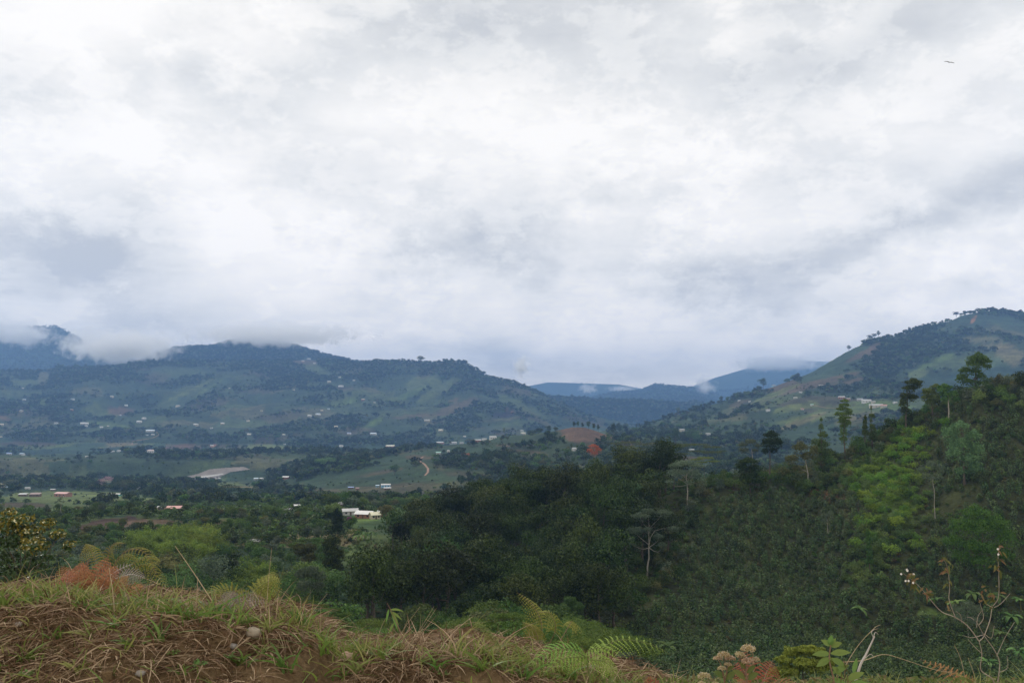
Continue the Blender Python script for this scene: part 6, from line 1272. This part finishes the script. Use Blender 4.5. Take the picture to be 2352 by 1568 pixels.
e, P0 = polystick('bare_shrub', [(.0042, T8([(1990,1680),(1950,1540),(1855,1460),(1862,1330),(1840,1230)])),(.0032, T8([(1840,1230),(1750,1110),(1650,1040),(1550,1000),(1480,930),(1400,830),(1330,760),(1240,690)])),(.0034, T8([(1990,1560),(2000,1400),(1950,1290),(1870,1180),(1800,1060)])),
   (.0028, T8([(1840,1230),(1880,1190),(1930,1060),(1950,960),(2000,880),(2005,700),(2000,560),(2012,465)])),(.0022, T8([(1650,1040),(1600,900),(1605,800),(1590,650),(1555,560)])),(.002, T8([(1980,1350),(2040,1200),(2110,1070)])),(.002, T8([(1840,1100),(1880,1040),(1860,940),(1850,890)])),
   (.002, T8([(1870,1180),(1780,1200),(1700,1180)])),(.002, T8([(1800,1060),(1770,1040),(1735,1035)])),(.002, T8([(1950,960),(1900,930),(1880,880),(1850,840)])),(.002, T8([(2000,1480),(2060,1440),(2050,1340)])),(.0018, T8([(1862,1330),(1790,1260),(1750,1210)])),(.0022, T8([(1960,960),(2020,930),(2100,850)])),(.0018, T8([(1880,1170),(1930,1200),(1945,1100)])),(.0018, T8([(1820,1120),(1835,1040),(1870,990)])),(.0018, T8([(1700,1080),(1690,1020),(1655,990)]))],
   4.9, noisy('shrub_twig', (.22, .18, .14), (.40, .35, .28), 14), 'bare forked shrub with a few withered leaves and white flowers at the right', 'shrub')
for (a, b_, n_) in [(1560,600,7),(1590,660,6),(1600,760,3),(2010,500,5),(2000,600,7),(2010,640,5),(2000,780,3),(1310,720,9),(1340,770,8),(1400,830,6),(1280,700,5),(1420,880,5),(1930,870,6),(1870,860,6),(1570,950,3),(1950,900,5)]:
    for i in range(n_):
        g = G(); (u, v), = T8([(a + rf.normal() * 16, b_ + rf.normal() * 26)]); p = pline([(u, v)], 4.9)[0] - P0; leafshape(g, p, unit(np.array([rf.normal(), rf.normal() * .5, rf.normal() * .6 - .25])), np.array([0, -1., .6]), .022 + .02 * rf.random(), .012, 0, sag=.3, fold=.35); link('withered_leaf', g.mesh('withered_leaf', [M['olive'] if rf.random() < .5 else M['straw_brown']]), e)
wf = material('petal_white', (.80, .79, .74), .6)[0]
for (a, b_) in [(1258,655),(1212,690),(1312,692),(1248,745),(1272,745),(1988,490),(1992,533),(1262,664),(1308,760)]:
    g = G(); (u, v), = T8([(a, b_)]); p = pline([(u, v)], 4.88)[0] - P0
    for i in range(5): an = i * 1.257; leafshape(g, p, unit(np.array([math.cos(an), -.5, math.sin(an)])), np.array([0, -1., 0]), .008, .006, 0, 4, 0, .1)
    link('flower', g.mesh('flower', [wf]), e)
polystick('dry_stalk', [(.0022, T8([(1835,1700),(1800,1500),(1750,1360)]))], 4.9, stemtan, 'straight dry stalk left of the bare forked shrub', 'stalk'); polystick('dry_stalk', [(.002, T8([(1760,1700),(1700,1400),(1642,1260)]))], 4.9, stemtan, 'leftmost straight dry stalk beside the bare forked shrub', 'stalk')
# the leafy seed stalk and the drooping seed heads
e, P0 = polystick('seed_stalk', [(.0035, [(937,1496),(915,1440),(900,1405),(889,1384)])], 5.0, stembrown, 'reddish seed stalk with curling green tip leaves above the notch', 'stalk')
for (u, v, du, dv) in [(895,1400,32,-8),(896,1402,20,22),(898,1404,26,10),(893,1398,-6,24),(905,1430,-12,18),(900,1410,14,28)]:
    g = G(); p = pline([(u, v)], 5.0)[0] - P0; q = pline([(u + du, v + dv)], 5.0)[0] - P0; leafshape(g, p, unit(q - p), np.array([0, -1., .3]), np.linalg.norm(q - p), .014, 0, sag=.35); link('leaf', g.mesh('leaf', [M['weedgreen']]), e)
for lab, pts in [('drooping feathery seed head on a green stem, left of the slender fern', [(1165,1520),(1140,1470),(1115,1440),(1090,1430)]),('second drooping seed head below the feathery one', [(1190,1540),(1160,1500),(1130,1465),(1112,1455)])]:
    e, P0 = polystick('seed_head_grass', [(.0015, pts)], 5.1, stemgreen, lab, 'grass stem', part='stem'); g = G(); c = curve_pts(pline(pts, 5.1), 60) - P0; n = 260; k = rf.integers(18, 60, n); ps = c[k] + rf.normal(size=(n, 3)) * .008 - np.array([0, 0, .018]) * rf.random((n, 1)); g.add(*cards(ps, unit(rf.normal(size=(n, 3))), np.full(n, .014), 3.5, rf)); link('seed_head', g.mesh('seed_head', [M['grass2']]), e)
# small leafy herbs on the bank
for (u, v, r_, lab) in [(525,1518,22,'small round leaved green herb on the soil face'),(545,1530,20,'second small leafy herb beside the round leaved one'),(455,1540,24,'low dark leafy herb at the bottom of the bank'),(1020,1560,20,'small leafy herb at the bottom middle'),(60,1560,22,'low leafy herb in the lower left corner'),(395,1515,22,'small leafy herb on the ochre soil')]:
    P = bank_hit(u, v)
    if P is None: continue
    g = G(); k = P.y / F
    for i in range(22):
        an = rf.random() * 6.28; d_ = unit(np.array([math.cos(an), math.sin(an) * .7 - .2, .5 * rf.random() + .1])); leafshape(g, np.array([math.cos(an), math.sin(an), .5]) * r_ * k * .5 * rf.random() + [0, 0, .02], d_, np.array([0, 0, 1.]), r_ * k * .5, r_ * k * .3, 0, 4)
    tag(link('herb', g.mesh('herb', [M['weedgreen']]), loc=P), lab, 'herb')

# tangled low weeds on the slope right of the bank
g = G(); n = 5200; u_ = rf.uniform(1380, 2420, n); v_ = rf.uniform(1556, 1645, n) + 14 * fbm(u_ / 60, u_ * 0, 3, 3) + np.clip(1500 - u_, 0, 200) * .0; yy_ = rf.uniform(4.7, 6.4, n); zz_ = v2z(v_, yy_); xx_ = uv2s(u_, v_) * yy_; ps = np.stack([xx_, yy_, zz_], 1)
k = rf.random(n) < .62; g.add(*cards(ps[k], rf.normal(size=(k.sum(), 3)) * .6 + [0, -.3, .7], .02 + .03 * rf.random(k.sum()), 2.0, rf), 0); k = ~k; g.add(*cards(ps[k], rf.normal(size=(k.sum(), 3)) * .6 + [0, -.3, .7], .02 + .03 * rf.random(k.sum()), 2.2, rf), 1)
n = 1300; u_ = rf.uniform(1380, 2420, n); yy_ = rf.uniform(4.7, 6.2, n); v_ = rf.uniform(1578, 1650, n); b0 = np.stack([uv2s(u_, v_) * yy_, yy_, v2z(v_, yy_)], 1); dr = unit(np.stack([rf.normal(size=n) * .6, rf.normal(size=n) * .4, np.full(n, .9)], 1)); blades(g, b0, dr, .06 + .12 * rf.random(n), .004 + .004 * rf.random(n), np.stack([rf.normal(size=n) * .3, rf.normal(size=n) * .3, -.4 * rf.random(n)], 1), 2, rf, 4)
tag(link('slope_weeds', g.mesh('slope_weeds', [M['olive2'], M['brownleaf'], M['grass2']])), kind='stuff')
tag(link('slope_earth', mesh_np('slope_earth', [tuple(at(u, v, y)) for u, v, y in [(1300,1600,4.6),(2700,1640,4.6),(2700,1660,6.6),(1300,1600,6.6)]], np.array([[0, 1, 2, 3]]), [mb])), kind='structure')
# ------------------------------------------------------------------ the glossy shrub at the left edge
def bigshrub():
    y = 24.0; base = (40, 1560); rg_ = np.random.default_rng(77); s0 = float(uv2s(*base)); x = s0 * y; z = float(tz(x, y)[0]); k = y / F
    cl = [(18,1180,15,12),(55,1196,24,13),(99,1205,16,12),(18,1212,28,22),(64,1225,28,18),(135,1229,16,11),(160,1250,13,8),(150,1262,13,8),(92,1252,28,18),(27,1254,32,24),(11,1291,26,26),(64,1291,28,18),(27,1320,30,22),(80,1310,24,12),(-30,1230,30,30),(-30,1290,30,30),(45,1345,30,16),(-20,1340,30,20),(110,1285,16,14)]
    c = np.array([[float(uv2s(u, v)) * y - x, rg_.normal() * ru * k * .5, float(v2z(v, y)) - z, ru * k, ru * k, rv * k] for u, v, ru, rv in cl]); a = G(); wood(a, c, .5, rg_, .11, split=.8, forks=16)
    g = G(); crown(g, c, 5200, .105, rg_, 1.9, fill=.25, out=.5, m=0); top = c[(c[:, 2] > np.quantile(c[:, 2], .5))]; crown(g, top, 2100, .095, rg_, 1.9, fill=.1, m=1); crown(g, top, 350, .08, rg_, 1.7, fill=.05, m=2)
    tree_thing('glossy_shrub', [a.mesh('trunk', [M['bark']]), g.mesh('crown', [M['gloss'], M['goldtop'], M['flowertip']])], (x, y, z), label='glossy leaved shrub with golden tipped shoots filling the left picture edge', cat='shrub')
M['gloss'] = leaf_mat('leaf_glossy', (.022, .048, .018), (.055, .095, .030), trans=.12, rough=.3, spec=.5, inst=.05); M['goldtop'] = leaf_mat('leaf_golden', (.12, .115, .022), (.25, .20, .04), trans=.35, rough=.4, inst=.05); M['flowertip'] = leaf_mat('bud_pale', (.42, .40, .22), (.60, .58, .38), trans=.2, inst=.05)
bigshrub()
# ------------------------------------------------------------------ a bird in the sky
def bird(u, v, y, span, lab):
    P = at(u, v, y); e = link('bird', None, loc=P); tag(e, lab, 'bird'); bm_ = material('feather_dark', (.03, .028, .026), .8)[0]; g = G(); tube(g, [(-.17, 0, 0), (-.1, 0, .01), (0, 0, .02), (.1, 0, .015), (.2, 0, .0)], [.008, .035, .05, .04, .01], 0, 8)
    for s_ in (-1, 1):
        ribbon(g, [(0, 0, .03), (-.01, s_ * .2, .06), (-.06, s_ * .42, .03), (-.13, s_ * .6, -.02)], np.array([1., 0, 0]), [.10, .11, .09, .02], 0, .05)
    link('body', g.mesh('body', [bm_]), e); e.scale = (span / 1.2,) * 3; e.rotation_euler = (R(16), R(-4), R(74))
bird(2180, 144, 60, .72, 'dark bird gliding level high in the right part of the sky')
# ------------------------------------------------------------------ low clouds resting on the far hills
def lowcloud(lab, u, v, y, wpx, hpx, dens, nscale=2.2, thr=.42, depth=.8, seed=0):
    k = y / F; P = at(u, v, y); rx, rz = wpx * k / 2, hpx * k / 2; ry = min(max(rx * depth, rz), 420)
    th = np.linspace(0, np.pi, 18); ph = np.linspace(0, 2 * np.pi, 32, endpoint=False); TT, PP = np.meshgrid(th, ph, indexing='ij'); d_ = np.stack([np.sin(TT) * np.cos(PP), np.sin(TT) * np.sin(PP), np.cos(TT)], -1)
    i = np.arange(18 * 32).reshape(18, 32); j = np.roll(i, -1, 1); f = np.stack([i[:-1], i[1:], j[1:], j[:-1]], -1).reshape(-1, 4)
    m = bpy.data.materials.new('cloud_vapour'); m.use_nodes = True; T = NT(m.node_tree); T.n.clear(); tc_ = T.new('ShaderNodeTexCoord'); mp = T.new('ShaderNodeMapping', {0: tc_.outputs['Object']}); mp.inputs['Location'].default_value = (seed * 3.7, seed * 1.3, 0); mp.inputs['Scale'].default_value = (1 / rz, 1 / rz, 1 / rz)
    nz_ = T.new('ShaderNodeTexNoise', {'Vector': mp, 'Scale': nscale, 'Detail': 5.0, 'Roughness': .58, 'Distortion': .3})
    mp2 = T.new('ShaderNodeMapping', {0: tc_.outputs['Object']}); mp2.inputs['Scale'].default_value = (1 / rx, 1 / ry, 1 / rz); ln = T.new('ShaderNodeVectorMath', {0: mp2}, operation='LENGTH')
    fall = T.math('SUBTRACT', 1.0, ln.outputs['Value']); q = T.math('SUBTRACT', T.math('MULTIPLY_ADD', nz_.outputs[0], 1.25, T.math('MULTIPLY', fall, .55)), thr + .35); q = T.math('MULTIPLY', T.math('MAXIMUM', q, 0.0), dens * 4)
    pv_ = T.new('ShaderNodeVolumePrincipled', {'Color': (1, 1, 1, 1), 'Density': q, 'Anisotropy': 0.65}); T.l.new(pv_.outputs[0], T.new('ShaderNodeOutputMaterial').inputs['Volume'])
    o = link('low_cloud', mesh_np('low_cloud', (d_ * [rx, ry, rz]).reshape(-1, 3), f, [m]), loc=P); tag(o, lab, 'cloud')
lowcloud('white cloud bank lying in the saddle between the two left mountains', 275, 795, 5600, 310, 96, .018, 1.8, .40, seed=1)
lowcloud('torn cloud hanging over the far left mountain', 40, 765, 6900, 230, 84, .014, 2.0, .46, seed=2)
lowcloud('soft grey cloud lid on the highest left mountain', 640, 768, 6000, 500, 66, .012, 1.6, .42, seed=3)
lowcloud('small bright cloud puff over the notch right of the left hill', 1196, 842, 5600, 46, 66, .035, 1.7, .44, seed=4)
lowcloud('wisp of mist on the far blue ridge', 1350, 892, 10500, 64, 38, .012, 1.8, .46, seed=5)
lowcloud('bright torn mist before the far right mountain', 1618, 886, 8600, 70, 60, .014, 1.8, .46, seed=6)
lowcloud('cloud lid over the far right mountain', 1790, 836, 10800, 260, 50, .010, 1.7, .42, seed=7)
lowcloud('thin strip of mist low on the far ridge', 1430, 893, 10500, 100, 20, .010, 2.0, .46, seed=8)
